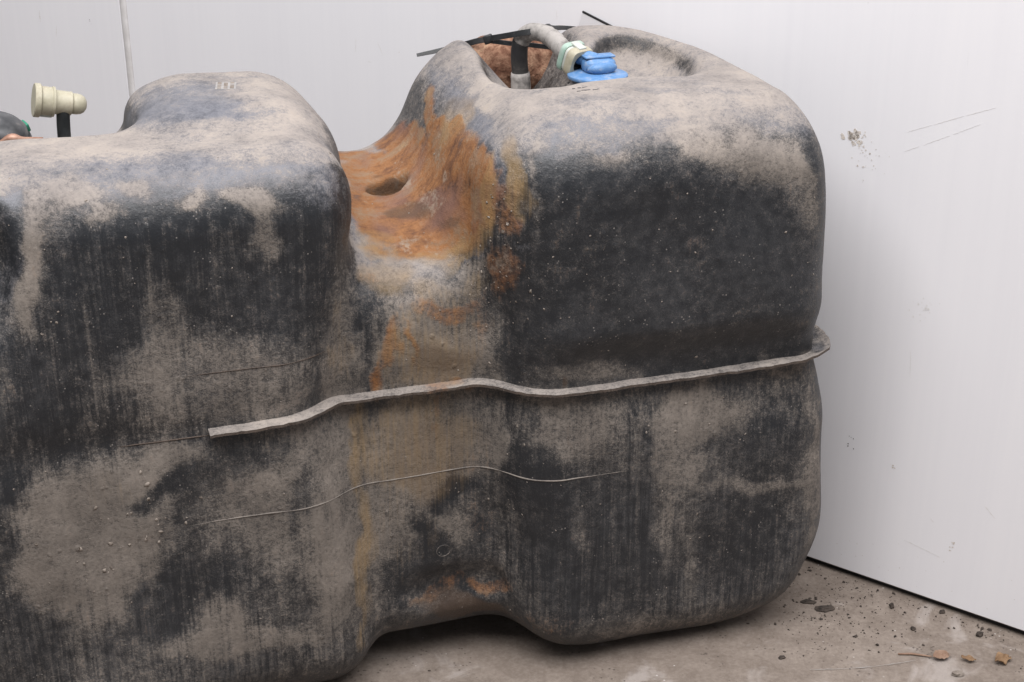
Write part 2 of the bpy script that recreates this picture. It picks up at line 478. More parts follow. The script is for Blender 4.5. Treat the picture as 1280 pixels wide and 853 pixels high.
def surface_nets(f, lo, hi, h):
    ax = [np.arange(a, b + h, h) for a, b in zip(lo, hi)]
    U, V, Z = np.meshgrid(*ax, indexing='ij')
    D = f(U.astype(np.float32), V.astype(np.float32), Z.astype(np.float32))
    S = D < 0
    n = D.shape
    c = np.zeros((n[0] - 1, n[1] - 1, n[2] - 1), np.int8)
    for i in (0, 1):
        for j in (0, 1):
            for k in (0, 1):
                c += S[i:n[0] - 1 + i, j:n[1] - 1 + j, k:n[2] - 1 + k]
    act = (c > 0) & (c < 8)
    idx = np.argwhere(act)
    vid = np.full(c.shape, -1, np.int64)
    vid[act] = np.arange(len(idx))
    P = np.zeros((len(idx), 3)); W = np.zeros(len(idx))
    corners = [(i, j, k) for i in (0, 1) for j in (0, 1) for k in (0, 1)]
    for a in corners:
        for ax_ in range(3):
            if a[ax_] == 0:
                b = list(a); b[ax_] = 1
                ia = idx + np.array(a); ib = idx + np.array(b)
                da = D[ia[:, 0], ia[:, 1], ia[:, 2]]; db = D[ib[:, 0], ib[:, 1], ib[:, 2]]
                m = (da < 0) != (db < 0)
                t = np.where(m, da / np.where(m, da - db, 1), 0)[:, None]
                P += np.where(m[:, None], ia + (ib - ia) * t, 0); W += m
    P = P / W[:, None] * h + np.array(lo)
    quads = []
    for ax_ in range(3):
        o1, o2 = (ax_ + 1) % 3, (ax_ + 2) % 3
        sl0 = [slice(1, -1)] * 3; sl0[ax_] = slice(0, -1)
        sl1 = [slice(1, -1)] * 3; sl1[ax_] = slice(1, None)
        A, B = S[tuple(sl0)], S[tuple(sl1)]
        for flip, m in ((False, A & ~B), (True, ~A & B)):
            e = np.argwhere(m)
            off = np.ones(3, int); off[ax_] = 0
            e = e + off
            q = []
            for s1, s2 in ((-1, -1), (0, -1), (0, 0), (-1, 0)):
                t = e.copy(); t[:, o1] += s1; t[:, o2] += s2
                q.append(vid[t[:, 0], t[:, 1], t[:, 2]])
            if flip:
                q = q[::-1]
            quads.append(np.stack(q, 1))
    return P, np.concatenate(quads)


def sdf_grad(P, e=0.0012):
    u, v, z = P.T
    g = np.stack([tank_sdf(u + e, v, z) - tank_sdf(u - e, v, z),
                  tank_sdf(u, v + e, z) - tank_sdf(u, v - e, z),
                  tank_sdf(u, v, z + e) - tank_sdf(u, v, z - e)], 1) / (2 * e)
    return g


def contour(z, u0, u1, vmax, step=0.004):
    """polyline where the tank's front meets the height z, left to right and round the end"""
    vs = np.linspace(-0.06, 0.15, 400)
    d = tank_sdf(np.full(400, u0), vs, np.full(400, z))
    p = np.array([u0, vs[np.argmax(d < 0)], z])
    out = []
    for _ in range(600):
        for _ in range(4):
            g = sdf_grad(p[None])[0]; gh = np.array([g[0], g[1], 0.0]); 
            p = p - gh * tank_sdf(*p.reshape(3, 1))[0] / max(gh @ gh, 1e-4)
        nrm = gh / np.linalg.norm(gh)
        out.append((p.copy(), nrm))
        if p[0] > u1 or p[1] > vmax:
            break
        p = p + np.array([-nrm[1], nrm[0], 0.0]) * step
    return out
#SDF_END
STAINS_AND_SHADING = [  # surface stains, plus painted shoulder sheen and shade in the slot
    ('D', 0.80, (-0.403, 0.023, 0.431), (69.8, -31.4, -8.1, 0.0, -1.2, -13.9, -13.4, -30.4, 2.5)),
    ('D', 0.70, (-0.382, 0.029, 0.457), (40.2, -1.3, -4.9, -2.8, -13.2, -25.4, 0.9, -28.6, 14.7)),
    ('D', 0.50, (-0.378, 0.056, 0.482), (44.8, -2.6, -2.9, -4.3, -40.7, -17.5, 1.2, -13.3, 30.5)),
    ('P', 0.70, (-0.414, 0.035, 0.428), (38.7, -60.6, -10.6, 1.6, -4.6, -20.5, -27.9, -18.1, 2.0)),
    ('N', 0.60, (-0.415, 0.036, 0.428), (42.4, -62.0, -10.6, 1.8, -5.0, -23.4, -27.3, -19.0, 2.0)),
    ('P', 0.80, (-0.300, 0.043, 0.472), (9.1, -0.8, -0.5, -3.8, -39.2, -31.4, -0.3, -20.8, 26.0)),  # left shoulder's blue-grey sheen, painted in as a pale tint
    ('P', 0.60, (-0.190, 0.034, 0.461), (28.4, 5.0, -8.9, -0.3, -17.1, -27.0, 8.8, -23.6, 14.8)),
    ('P', 0.50, (-0.361, 0.026, 0.450), (35.8, -2.2, -3.9, -5.9, -20.2, -53.9, -0.6, -31.2, 11.7)),
    ('N', 0.75, (-0.274, 0.023, 0.404), (9.8, 0.5, -0.8, -1.9, 0.2, -14.0, 0.9, -19.3, -0.4)),
    ('N', 0.90, (-0.297, 0.022, 0.438), (19.1, 0.0, -2.1, -4.0, -6.4, -36.7, 0.7, -30.8, 5.3)),
    ('N', 0.80, (-0.366, 0.020, 0.378), (29.1, 0.7, -3.3, -2.2, -0.4, -15.7, 0.7, -28.3, 0.6)),
    ('N', 0.70, (-0.207, 0.023, 0.403), (32.3, 1.0, -1.7, -2.2, 0.5, -16.8, 0.9, -29.4, -0.9)),
    ('N', 0.70, (-0.391, 0.020, 0.336), (21.4, 2.3, -2.5, -3.6, -0.1, -18.9, 2.6, -24.4, -0.3)),
    ('N', 0.80, (-0.432, 0.017, 0.243), (53.6, 2.4, -7.0, -1.7, -0.4, -8.6, 1.6, -33.3, 1.1)),
    ('N', 0.60, (-0.379, 0.023, 0.286), (24.1, 1.4, -2.3, -6.8, 4.9, -32.9, 1.3, -29.6, -4.7)),
    ('D', 0.75, (-0.234, 0.026, 0.454), (36.8, -3.4, -7.2, -23.8, -50.3, -115.9, -0.2, -30.6, 13.3)),
    ('D', 0.60, (-0.230, 0.022, 0.431), (92.7, -1.1, -5.6, -3.6, 1.6, -34.4, -0.5, -33.3, -1.5)),
    ('D', 0.40, (-0.314, 0.023, 0.350), (55.6, 3.2, -5.3, -3.0, -0.2, -18.9, 1.9, -33.3, 0.0)),
    ('D', 0.95, (-0.385, 0.021, 0.182), (18.9, 1.8, -2.2, -3.0, -0.8, -12.6, 2.3, -22.8, 0.8)),
    ('D', 0.90, (-0.330, 0.023, 0.243), (21.9, 0.2, 1.9, 3.7, -1.8, -51.2, 0.1, -33.3, 1.2)),
    ('D', 0.85, (-0.351, 0.022, 0.212), (27.1, 0.2, -2.8, -6.3, -0.4, -34.8, 0.2, -30.5, 0.3)),
    ('D', 0.55, (-0.250, 0.022, 0.230), (26.0, -0.1, -1.7, -9.1, 1.2, -54.4, -0.2, -33.3, -0.7)),
    ('D', 0.60, (-0.196, 0.032, 0.238), (27.0, 16.4, -6.6, -8.9, -11.8, -35.0, 16.8, -25.9, 4.5)),
    ('D', 0.60, (-0.233, 0.022, 0.183), (17.0, -1.1, -1.0, -3.1, 0.6, -21.8, -1.7, -24.7, -0.5)),
    ('D', 0.50, (-0.281, 0.023, 0.312), (13.5, 0.2, -1.2, -3.7, -1.1, -24.8, 0.5, -26.3, 1.1)),
    ('N', 0.85, (-0.322, 0.023, 0.226), (32.7, 0.7, 9.4, 24.9, 0.5, -73.5, 0.7, -33.3, 0.0)),
    ('N', 0.70, (-0.268, 0.022, 0.244), (26.5, -0.1, 4.1, 8.7, -1.2, -63.2, -0.2, -33.3, 0.6)),
    ('N', 0.85, (-0.319, 0.023, 0.126), (57.7, 0.0, -12.3, -8.0, -0.3, -21.2, 0.1, -33.3, 0.4)),
    ('N', 0.75, (-0.344, 0.022, 0.113), (129.9, 4.2, -12.9, -6.6, -1.0, -29.1, 1.2, -33.3, 0.8)),
    ('N', 0.70, (-0.283, 0.023, 0.127), (69.7, -2.3, -5.6, -3.9, -0.5, -21.8, -1.0, -33.3, 0.9)),
    ('N', 0.60, (-0.216, 0.023, 0.070), (26.7, 0.7, 1.8, -3.8, 1.6, -54.6, 0.9, -33.3, -1.0)),
    ('N', 0.60, (-0.211, 0.021, 0.164), (107.1, 0.1, -5.9, -2.7, 0.0, -14.5, 0.0, -33.3, -0.1)),
    ('N', 0.50, (-0.433, 0.022, 0.109), (27.1, 0.6, -3.3, -5.9, 1.2, -25.1, 0.4, -27.3, -1.4)),
    ('D', 0.80, (-0.292, 0.022, 0.098), (43.5, -1.1, -3.6, -9.9, -1.3, -51.7, -0.8, -33.3, 1.0)),
    ('D', 0.70, (-0.274, 0.022, 0.075), (11.5, 0.1, -0.3, -13.2, 1.5, -82.3, 0.2, -33.3, -0.6)),
    ('N', 0.50, (-0.363, 0.022, 0.094), (26.5, -0.4, -0.8, -6.3, 0.3, -64.3, -0.5, -33.3, -0.1)),
    ('O', 0.50, (-0.159, 0.047, 0.225), (84.7, 3.0, -8.7, -3.9, -0.8, -16.8, 1.3, -33.3, 1.3)),
    ('O', 0.42, (-0.162, 0.042, 0.119), (58.5, 33.2, -5.4, -4.0, -2.6, -10.5, 16.5, -28.9, 0.9)),
    ('O', 0.35, (-0.172, 0.045, 0.329), (61.3, 23.6, -0.2, -6.7, -0.6, -23.0, 11.9, -31.0, -2.6)),
    ('O', 0.30, (-0.368, 0.022, 0.229), (55.1, -0.4, -5.9, -8.1, -0.5, -47.1, -0.2, -33.3, 0.4)),
    ('D', 0.50, (-0.178, 0.035, 0.174), (27.7, 19.2, -5.1, -4.8, -4.8, -14.7, 17.1, -24.1, 2.3)),
    ('N', 0.70, (-0.163, 0.047, 0.438), (47.2, 46.1, -43.3, 0.9, -17.7, -42.2, 26.2, -18.8, 8.5)),
    ('R', 1.00, (-0.087, 0.149, 0.409), (13.3, -6.6, 7.8, -10.7, -9.2, -9.2, -10.8, -3.2, 15.7)),
    ('R', 1.00, (-0.104, 0.111, 0.395), (26.4, -6.3, -1.6, -5.1, -24.5, -8.6, -0.6, -8.9, 25.9)),
    ('R', 1.00, (-0.083, 0.086, 0.387), (29.7, -13.0, 5.0, -15.4, -32.0, -31.3, -12.3, -18.5, 24.9)),
    ('R', 1.00, (-0.109, 0.145, 0.402), (31.7, -7.5, -2.0, -3.4, -19.2, -3.3, 0.6, -5.2, 29.1)),
    ('R', 0.90, (-0.116, 0.189, 0.411), (63.1, -13.3, -8.2, -0.7, -21.7, -4.1, 2.9, -6.2, 32.6)),
    ('R', 1.00, (-0.060, 0.124, 0.442), (-2.7, -14.8, -8.0, -16.4, -2.6, -38.8, -28.1, -1.2, 11.9)),
    ('R', 1.00, (-0.065, 0.078, 0.408), (10.7, -18.1, 6.5, -5.0, -10.3, -28.3, -24.9, -11.6, 8.6)),
    ('R', 0.90, (-0.095, 0.079, 0.380), (24.6, -5.5, -2.1, -11.5, -55.6, -36.9, -1.6, -18.2, 27.9)),
    ('R', 0.70, (-0.111, 0.196, 0.412), (34.7, -8.0, -1.2, -3.6, -16.1, -3.1, -0.3, -5.7, 30.1)),
    ('R', 0.80, (-0.054, 0.183, 0.461), (26.1, -46.0, 49.2, -20.5, -15.0, -46.6, -30.2, -2.2, 14.0)),
    ('R', 0.90, (-0.054, 0.044, 0.438), (9.7, -37.7, 18.6, 1.7, -9.4, -24.6, -31.9, -7.8, 0.8)),
    ('R', 0.60, (-0.129, 0.092, 0.390), (47.6, -6.7, -12.0, 0.7, -32.0, -15.4, 5.5, -14.2, 29.7)),
    ('O', 0.62, (-0.035, 0.021, 0.463), (78.6, -57.3, 40.7, -1.0, -12.8, -22.9, -22.2, -21.3, 12.9)),
    ('O', 0.60, (-0.054, 0.044, 0.398), (11.2, -34.0, -2.0, 6.9, -15.5, -58.2, -31.7, -10.4, -0.9)),
    ('O', 0.50, (-0.045, 0.143, 0.471), (14.6, -30.0, 14.9, -22.1, -5.8, -28.0, -23.1, -2.0, 18.6)),
    ('O', 0.60, (-0.131, 0.060, 0.366), (36.3, -0.9, -8.1, -4.3, -37.6, -44.1, 4.1, -25.4, 21.2)),
    ('P', 0.50, (-0.059, 0.053, 0.378), (15.0, -22.0, 17.0, 16.6, -49.8, -96.0, -28.7, -16.6, 3.7)),
    ('P', 0.40, (-0.106, 0.055, 0.355), (24.7, -1.3, -3.4, -7.8, -32.9, -60.5, 0.7, -29.3, 15.9)),
    ('P', 0.60, (-0.028, 0.011, 0.400), (64.1, -51.8, -1.1, 19.1, -7.2, -146.4, -20.9, -25.9, -1.5)),
    ('D', 0.70, (-0.101, 0.049, 0.339), (29.5, -0.1, -2.6, -7.4, -13.9, -58.7, 0.6, -32.4, 7.6)),
    ('P', 0.60, (-0.044, 0.209, 0.482), (40.3, -34.2, 44.6, -23.2, -13.5, -30.9, -25.8, -3.3, 20.8)),
    ('D', 0.50, (-0.075, 0.047, 0.315), (28.8, 0.9, -0.6, -3.4, -0.3, -23.2, 0.8, -28.0, 0.3)),
    ('R', 0.55, (-0.039, 0.024, 0.377), (36.1, -38.0, -3.9, 12.1, -2.9, -52.7, -24.2, -22.5, -4.3)),
    ('R', 0.50, (-0.038, 0.019, 0.424), (72.0, -71.4, -0.1, 3.6, -3.6, -33.5, -23.5, -23.7, 0.0)),
    ('R', 0.60, (-0.126, 0.047, 0.315), (140.8, -1.1, -37.8, -12.0, 0.7, -29.8, -0.4, -33.3, -0.6)),
    ('R', 0.70, (-0.109, 0.047, 0.313), (246.3, 1.1, -6.0, -6.4, 0.4, -46.3, 0.1, -33.3, -0.3)),
    ('R', 0.70, (-0.135, 0.050, 0.283), (123.8, -2.4, 0.1, -9.1, 10.2, -62.0, -0.6, -32.9, -5.3)),
    ('R', 0.55, (-0.081, 0.049, 0.340), (36.8, -1.0, -2.6, -12.6, -22.1, -104.6, -0.4, -32.6, 6.9)),
    ('R', 0.60, (-0.071, 0.050, 0.266), (47.5, 0.1, -1.8, -24.9, -13.4, -172.7, 0.2, -33.2, 2.6)),
    ('R', 0.40, (-0.144, 0.059, 0.368), (102.0, 2.8, -26.5, -4.1, -46.4, -56.8, 6.0, -25.6, 20.5)),
    ('B', 0.60, (-0.089, 0.047, 0.295), (29.0, 0.3, 0.2, -8.0, 4.6, -52.4, 0.4, -33.2, -3.0)),
    ('B', 0.50, (-0.097, 0.048, 0.206), (23.4, 0.8, -0.7, -3.9, -0.6, -21.8, 0.9, -25.3, 0.5)),
    ('R', 0.22, (-0.062, 0.048, 0.197), (35.4, -7.6, -0.4, -3.1, 0.8, -58.3, -7.0, -32.6, -0.1)),
    ('R', 0.35, (-0.093, 0.048, 0.244), (238.9, 0.2, -6.4, -5.1, -0.7, -33.5, 0.0, -33.3, 0.6)),
    ('R', 0.12, (-0.056, 0.048, 0.128), (46.3, -7.0, -0.3, -1.9, 0.6, -20.2, -5.0, -33.0, -0.5)),
    ('N', 0.85, (-0.146, 0.047, 0.318), (216.4, -5.2, -7.3, -3.9, 0.8, -31.0, -0.8, -33.3, -0.8)),
    ('N', 0.90, (-0.073, 0.048, 0.173), (53.5, 2.1, 5.8, -5.1, -1.7, -126.6, 1.3, -33.3, 0.4)),
    ('N', 0.95, (-0.087, 0.048, 0.162), (86.0, 3.1, -1.7, -15.4, -0.8, -79.0, 1.2, -33.3, 0.1)),
    ('N', 0.90, (-0.103, 0.048, 0.113), (77.6, 1.0, 10.3, -0.1, 0.3, -24.0, 0.5, -33.3, -0.4)),
    ('N', 0.70, (-0.057, 0.048, 0.130), (108.9, -12.7, -27.1, -35.2, 5.4, -84.0, -4.0, -33.1, -0.5)),
    ('N', 0.50, (-0.129, 0.048, 0.093), (76.7, 1.5, -1.7, -6.4, 0.9, -29.7, 0.6, -33.3, -1.2)),
    ('R', 0.40, (-0.088, 0.055, 0.065), (28.8, 3.1, 11.3, 50.7, -29.5, -147.8, 0.8, -32.6, 6.8)),
    ('R', 0.45, (-0.048, 0.051, 0.070), (46.3, -15.6, -8.0, -38.1, -4.3, -174.6, -10.1, -31.6, 3.0)),
    ('B', 0.80, (-0.063, 0.050, 0.049), (22.2, -0.4, 0.3, -14.3, 6.6, -68.3, -0.5, -33.2, -3.1)),
    ('D', 0.60, (-0.118, 0.048, 0.218), (47.5, 1.3, -1.7, -4.6, -0.8, -26.6, 0.9, -33.3, 0.9)),
    ('D', 0.50, (-0.034, 0.024, 0.216), (38.2, -48.3, 1.6, 4.9, -8.3, -33.2, -26.1, -20.6, 1.3)),
    ('D', 0.50, (-0.085, 0.048, 0.133), (45.6, 1.0, -0.6, -8.1, 0.3, -41.0, 0.7, -33.3, -0.4)),
    ('O', 0.25, (-0.120, 0.047, 0.156), (23.4, 0.4, -0.6, -2.4, 0.1, -12.5, 0.4, -25.3, -0.3)),
    ('D', 0.70, (-0.096, 0.047, 0.296), (18.2, 0.1, 0.0, -3.9, 2.2, -26.3, 0.1, -26.9, -2.3)),
    ('D', 0.70, (-0.111, 0.048, 0.216), (15.7, 0.5, -0.5, -4.6, -0.8, -26.5, 0.8, -27.1, 0.6)),
    ('D', 0.60, (-0.128, 0.047, 0.150), (23.4, 0.4, -0.6, -4.0, 0.2, -20.8, 0.4, -25.3, -0.4)),
    ('D', 0.60, (-0.055, 0.046, 0.216), (26.2, -12.3, -0.3, 1.5, -0.7, -26.0, -11.9, -25.5, 0.0)),
    ('O', 0.50, (-0.104, 0.048, 0.215), (15.7, 0.5, -0.5, -3.3, -0.5, -18.8, 0.7, -22.8, 0.4)),
    ('O', 0.50, (-0.096, 0.047, 0.296), (20.8, 0.1, 0.0, -3.9, 2.2, -26.3, 0.1, -26.9, -2.3)),
    ('O', 0.40, (-0.081, 0.048, 0.330), (24.3, 0.2, -1.1, -6.2, -4.9, -48.2, 0.4, -33.2, 3.3)),
    ('B', 0.35, (-0.083, 0.049, 0.212), (15.5, 0.4, -0.3, -3.8, -0.2, -21.7, 0.6, -24.6, 0.1)),
    ('D', 0.60, (-0.170, 0.049, 0.292), (58.2, 6.3, 0.2, -2.4, 1.4, -10.5, 3.5, -32.7, -5.1)),
    ('D', 0.50, (-0.175, 0.033, 0.103), (21.4, 14.0, -2.1, -8.5, -6.1, -20.8, 14.1, -21.5, 0.5)),
    ('D', 0.60, (-0.033, 0.025, 0.304), (39.9, -49.6, -1.7, 4.3, -3.8, -22.6, -26.0, -20.9, -1.4)),
    ('B', 0.85, (-0.092, 0.116, 0.399), (40.4, -15.9, 10.6, -57.8, -87.7, -55.1, -11.8, -10.6, 29.3)),
    ('B', 0.60, (-0.068, 0.088, 0.411), (33.0, -51.3, 24.1, -50.7, -78.5, -193.3, -28.3, -12.4, 12.5)),
    ('B', 0.50, (-0.097, 0.086, 0.384), (36.8, -8.6, -2.8, -34.1, -161.9, -88.7, -1.5, -15.8, 29.3)),
    ('O', 0.70, (-0.049, 0.033, 0.431), (47.7, -78.7, 22.8, 4.5, -8.5, -27.0, -28.6, -17.1, 0.6)),
    ('O', 0.60, (-0.058, 0.054, 0.391), (8.3, -17.9, 26.3, 14.6, -56.7, -88.5, -31.3, -11.4, 2.1)),
    ('O', 0.50, (-0.129, 0.092, 0.390), (95.4, 9.7, -12.9, 19.6, -37.3, -21.5, 5.5, -14.2, 29.7)),
    ('P', 0.60, (-0.045, 0.232, 0.484), (63.8, -51.7, 78.0, -17.4, -8.9, -23.1, -26.3, -1.6, 20.4)),
    ('R', 0.95, (-0.098, 0.221, 0.418), (18.2, -5.3, 4.2, -31.4, -39.2, -14.2, -8.7, -4.6, 31.8)),
    ('R', 0.95, (-0.072, 0.219, 0.433), (18.8, -12.1, 17.6, -35.4, -22.3, -39.2, -23.3, -3.0, 22.8)),
    ('R', 0.90, (-0.054, 0.198, 0.464), (31.6, -57.0, 60.0, -20.0, -14.7, -46.6, -30.3, -2.3, 13.7)),
    ('R', 0.80, (-0.052, 0.144, 0.461), (54.6, -15.9, 89.9, -14.4, -22.5, -26.0, -28.6, -1.5, 17.1)),
    ('P', 0.70, (-0.047, 0.056, 0.467), (40.6, -11.0, 63.1, -9.1, -11.6, -13.8, -28.0, 0.4, 18.1)),
    ('P', 0.60, (-0.037, 0.171, 0.484), (73.8, -19.6, 63.8, -10.9, -21.5, -13.8, -22.3, -4.4, 24.4)),
    ('R', 0.80, (-0.129, 0.180, 0.411), (96.8, -18.4, -24.2, 3.3, -16.3, -3.7, 6.9, -6.0, 32.1)),
    ('B', 1.00, (-0.093, 0.183, 0.401), (57.4, -15.5, -1.9, -2.1, 0.7, -136.1, -8.7, -32.2, -0.0)),  # shade inside the slot hole, painted in brown
    ('B', 0.60, (-0.090, 0.182, 0.399), (80.3, -35.4, -2.7, 6.2, -4.2, -227.2, -13.4, -30.5, 0.2)),  # second layer of the painted slot shade
    ('P', 0.75, (0.049, 0.014, 0.489), (15.0, -3.8, -2.1, -8.2, -45.6, -37.9, -1.7, -21.1, 25.8)),
    ('P', 0.70, (-0.027, 0.130, 0.486), (42.0, -7.3, 31.5, -4.2, -12.0, -3.9, -20.2, -1.5, 26.5)),
    ('P', 0.50, (-0.004, 0.016, 0.481), (37.8, -13.9, 1.0, -13.8, -37.8, -40.4, -8.7, -22.0, 23.5)),
    ('P', 0.45, (0.129, 0.026, 0.499), (47.6, -16.5, -7.9, -11.2, -76.6, -39.5, -0.3, -15.2, 29.7)),
    ('D', 0.80, (-0.015, 0.124, 0.493), (59.6, -7.3, 32.1, 1.2, -11.7, 0.3, -15.9, -0.8, 29.3)),
    ('D', 0.70, (0.006, 0.063, 0.500), (35.0, -13.0, 8.4, -23.7, -20.4, -6.3, -7.1, -0.6, 28.9)),
    ('N', 0.60, (-0.041, 0.107, 0.473), (51.9, -13.0, 56.4, -9.8, -12.2, -10.9, -24.6, -0.3, 22.5)),
    ('N', 0.50, (-0.009, 0.000, 0.453), (189.7, -70.0, 3.0, -1.9, -5.8, -22.4, -11.3, -30.1, 8.8)),
    ('N', 0.50, (-0.038, 0.022, 0.456), (82.6, -82.7, 15.8, -4.6, -14.8, -51.5, -23.6, -22.0, 8.4)),
    ('D', 0.80, (-0.023, 0.006, 0.440), (248.2, -180.9, 2.8, 1.3, -1.2, -17.1, -19.6, -26.9, 0.4)),
    ('C', 0.60, (-0.036, 0.017, 0.431), (51.0, -50.1, -0.1, 1.8, -1.7, -16.8, -23.3, -23.8, -0.1)),
    ('D', 0.90, (0.173, -0.005, 0.461), (24.3, -4.9, -14.6, -22.5, -13.4, -40.5, -0.1, -31.6, 10.5)),
    ('D', 0.80, (0.113, 0.004, 0.480), (34.9, -8.3, -11.9, -20.9, -46.3, -62.7, 0.3, -26.9, 19.7)),
    ('D', 0.60, (0.067, 0.018, 0.493), (98.7, -27.4, -15.8, -19.1, -123.9, -84.0, -0.7, -18.6, 27.6)),
    ('D', 0.70, (0.038, 0.003, 0.477), (69.3, -11.8, -8.8, -14.6, -73.0, -103.2, -2.1, -27.0, 19.4)),
    ('D', 0.60, (0.130, -0.005, 0.461), (25.7, -3.3, -12.6, -34.2, -24.6, -76.4, 0.8, -31.8, 9.9)),
    ('D', 0.70, (0.205, -0.010, 0.429), (67.1, 3.1, 23.7, 3.9, -0.8, -28.1, 1.2, -33.3, 1.1)),
    ('P', 0.60, (0.181, 0.023, 0.496), (24.2, -15.6, -11.4, -23.9, -26.8, -13.4, 2.6, -15.8, 27.1)),
    ('N', 0.50, (0.213, -0.004, 0.460), (87.4, 33.6, 16.4, 10.4, -17.8, -46.9, 8.8, -29.3, 13.1)),
    ('N', 0.90, (0.083, -0.009, 0.421), (8.9, -0.2, -0.7, -4.9, 1.1, -20.9, -0.6, -24.3, -1.1)),
    ('N', 0.60, (-0.002, -0.002, 0.374), (24.9, -8.4, 0.4, 0.4, 0.7, -24.1, -8.6, -25.5, -0.9)),
    ('N', 0.90, (0.153, -0.010, 0.400), (15.6, -0.3, -5.7, -7.8, -1.1, -17.6, 0.1, -23.0, 1.4)),
    ('N', 0.85, (0.015, -0.008, 0.421), (25.8, -4.1, 0.5, -0.9, 0.2, -16.8, -4.2, -26.5, -0.1)),
    ('N', 0.80, (0.180, -0.011, 0.334), (19.0, 0.4, 1.7, -3.1, 0.5, -22.8, 0.6, -24.9, -0.7)),
    ('N', 0.80, (-0.007, 0.002, 0.310), (18.7, -8.3, -0.1, 5.6, 7.3, -40.1, -12.8, -28.8, -7.0)),
    ('N', 0.90, (0.107, 0.002, 0.295), (7.6, -0.7, 1.5, -3.6, 10.9, -32.4, -0.7, -28.1, -9.4)),
    ('D', 0.15, (0.024, -0.007, 0.352), (13.6, -1.3, 0.4, -4.4, 1.6, -51.0, -3.3, -33.2, -0.7)),
    ('D', 0.25, (0.106, -0.009, 0.364), (20.4, -0.8, 0.9, -3.8, -0.5, -36.0, -1.2, -30.7, 0.5)),
    ('D', 0.60, (0.033, 0.005, 0.285), (23.3, 0.3, 1.3, -14.8, 7.6, -93.5, 0.6, -33.2, -2.8)),
    ('D', 0.50, (0.209, 0.006, 0.267), (32.9, -1.3, 2.0, -11.6, -3.2, -95.0, -1.4, -33.3, 1.3)),
    ('D', 0.75, (0.133, 0.002, 0.231), (18.9, 0.1, 0.4, -6.8, -3.6, -44.7, 0.2, -33.2, 2.7)),
    ('D', 0.60, (0.016, 0.002, 0.234), (23.7, -1.4, 0.0, -4.4, -1.7, -34.0, -1.8, -30.0, 1.7)),
    ('D', 0.60, (0.110, -0.001, 0.205), (43.5, 1.7, 1.2, -3.8, -1.1, -21.8, 1.2, -32.7, 1.5)),
    ('D', 0.40, (-0.004, 0.007, 0.257), (35.9, -11.3, 0.2, -3.0, -8.7, -70.7, -10.0, -31.5, 4.3)),
    ('N', 0.60, (0.195, -0.003, 0.192), (32.7, -1.5, 2.2, -3.9, -0.4, -28.2, -1.4, -29.4, 0.6)),
    ('N', 0.80, (0.040, 0.000, 0.105), (14.1, -0.4, 0.5, -3.1, 0.5, -17.1, -0.6, -21.5, -0.6)),
    ('N', 0.65, (-0.011, 0.006, 0.159), (42.3, -22.9, -0.2, 3.2, 0.3, -24.1, -15.9, -29.2, -2.5)),
    ('N', 0.80, (0.179, -0.001, 0.096), (21.3, -1.0, 1.3, -2.4, -0.1, -14.9, -1.2, -24.0, 0.3)),
    ('N', 0.50, (0.060, 0.001, 0.165), (27.0, -0.4, 1.0, -10.6, 1.0, -62.7, -0.5, -33.3, -0.5)),
    ('N', 0.60, (-0.055, 0.052, 0.042), (33.6, -5.0, 2.2, -5.8, 16.3, -32.0, -3.2, -27.2, -13.3)),
    ('D', 0.60, (0.247, 0.002, 0.148), (95.4, 52.3, 9.5, -3.7, -2.5, -11.1, 15.9, -29.3, 1.3)),
    ('D', 0.50, (0.197, -0.002, 0.159), (13.1, -0.9, 1.8, -12.2, 5.7, -150.4, -2.1, -33.2, -1.1)),
    ('D', 0.40, (0.099, -0.000, 0.135), (110.9, -4.6, 5.8, -3.2, 0.6, -20.2, -1.3, -33.3, -0.7)),
    ('D', 0.35, (0.126, 0.000, 0.072), (126.3, 1.8, 5.4, -4.8, -0.6, -23.9, 0.4, -33.3, 0.7)),
    ('D', 0.45, (0.016, 0.000, 0.158), (171.2, -0.6, 2.9, -4.5, -0.1, -25.4, -0.1, -33.3, 0.1)),
    ('B', 0.80, (0.010, 0.006, 0.277), (476.1, -9.9, 21.1, -13.3, 7.8, -93.4, -0.6, -33.2, -2.7)),
    ('B', 0.50, (0.016, 0.002, 0.234), (475.3, -28.3, 0.3, -4.4, -1.7, -34.0, -2.0, -33.2, 1.9)),
    ('R', 0.20, (-0.009, 0.009, 0.047), (19.4, -12.5, -3.4, 1.2, 5.9, -92.8, -18.3, -27.8, -2.0)),
    ('D', 0.35, (0.123, 0.007, 0.016), (10.6, -2.0, 2.5, -10.2, 36.8, -62.1, -1.3, -28.8, -16.8)),
    ('D', 0.75, (0.163, 0.214, 0.494), (19.2, -15.6, 6.7, -28.8, -37.0, -62.7, -20.8, -17.1, 19.6)),
    ('N', 0.85, (0.085, -0.008, 0.366), (8.3, -0.1, 0.3, -1.5, -0.4, -13.2, -0.1, -18.4, 0.6)),
    ('N', 0.80, (-0.029, 0.018, 0.187), (62.7, -67.3, -2.6, 4.8, -3.4, -20.8, -24.4, -22.6, -1.9)),
    ('N', 0.70, (-0.005, 0.003, 0.176), (34.9, -11.6, 0.4, 0.3, 0.6, -21.0, -9.8, -29.4, -0.9)),
    ('N', 0.85, (-0.073, 0.048, 0.173), (46.4, 1.9, 5.1, -4.6, -1.6, -115.1, 1.3, -33.3, 0.4)),
    ('N', 0.90, (-0.087, 0.048, 0.160), (76.4, 2.7, -1.5, -13.7, -0.6, -70.0, 1.2, -33.3, 0.0)),
    ('N', 0.85, (-0.100, 0.048, 0.112), (69.7, 0.9, 9.3, -0.0, 0.3, -23.1, 0.5, -33.3, -0.4)),
    ('N', 0.75, (-0.057, 0.048, 0.130), (93.3, -10.9, -23.2, -30.8, 4.8, -73.5, -4.0, -33.1, -0.5)),
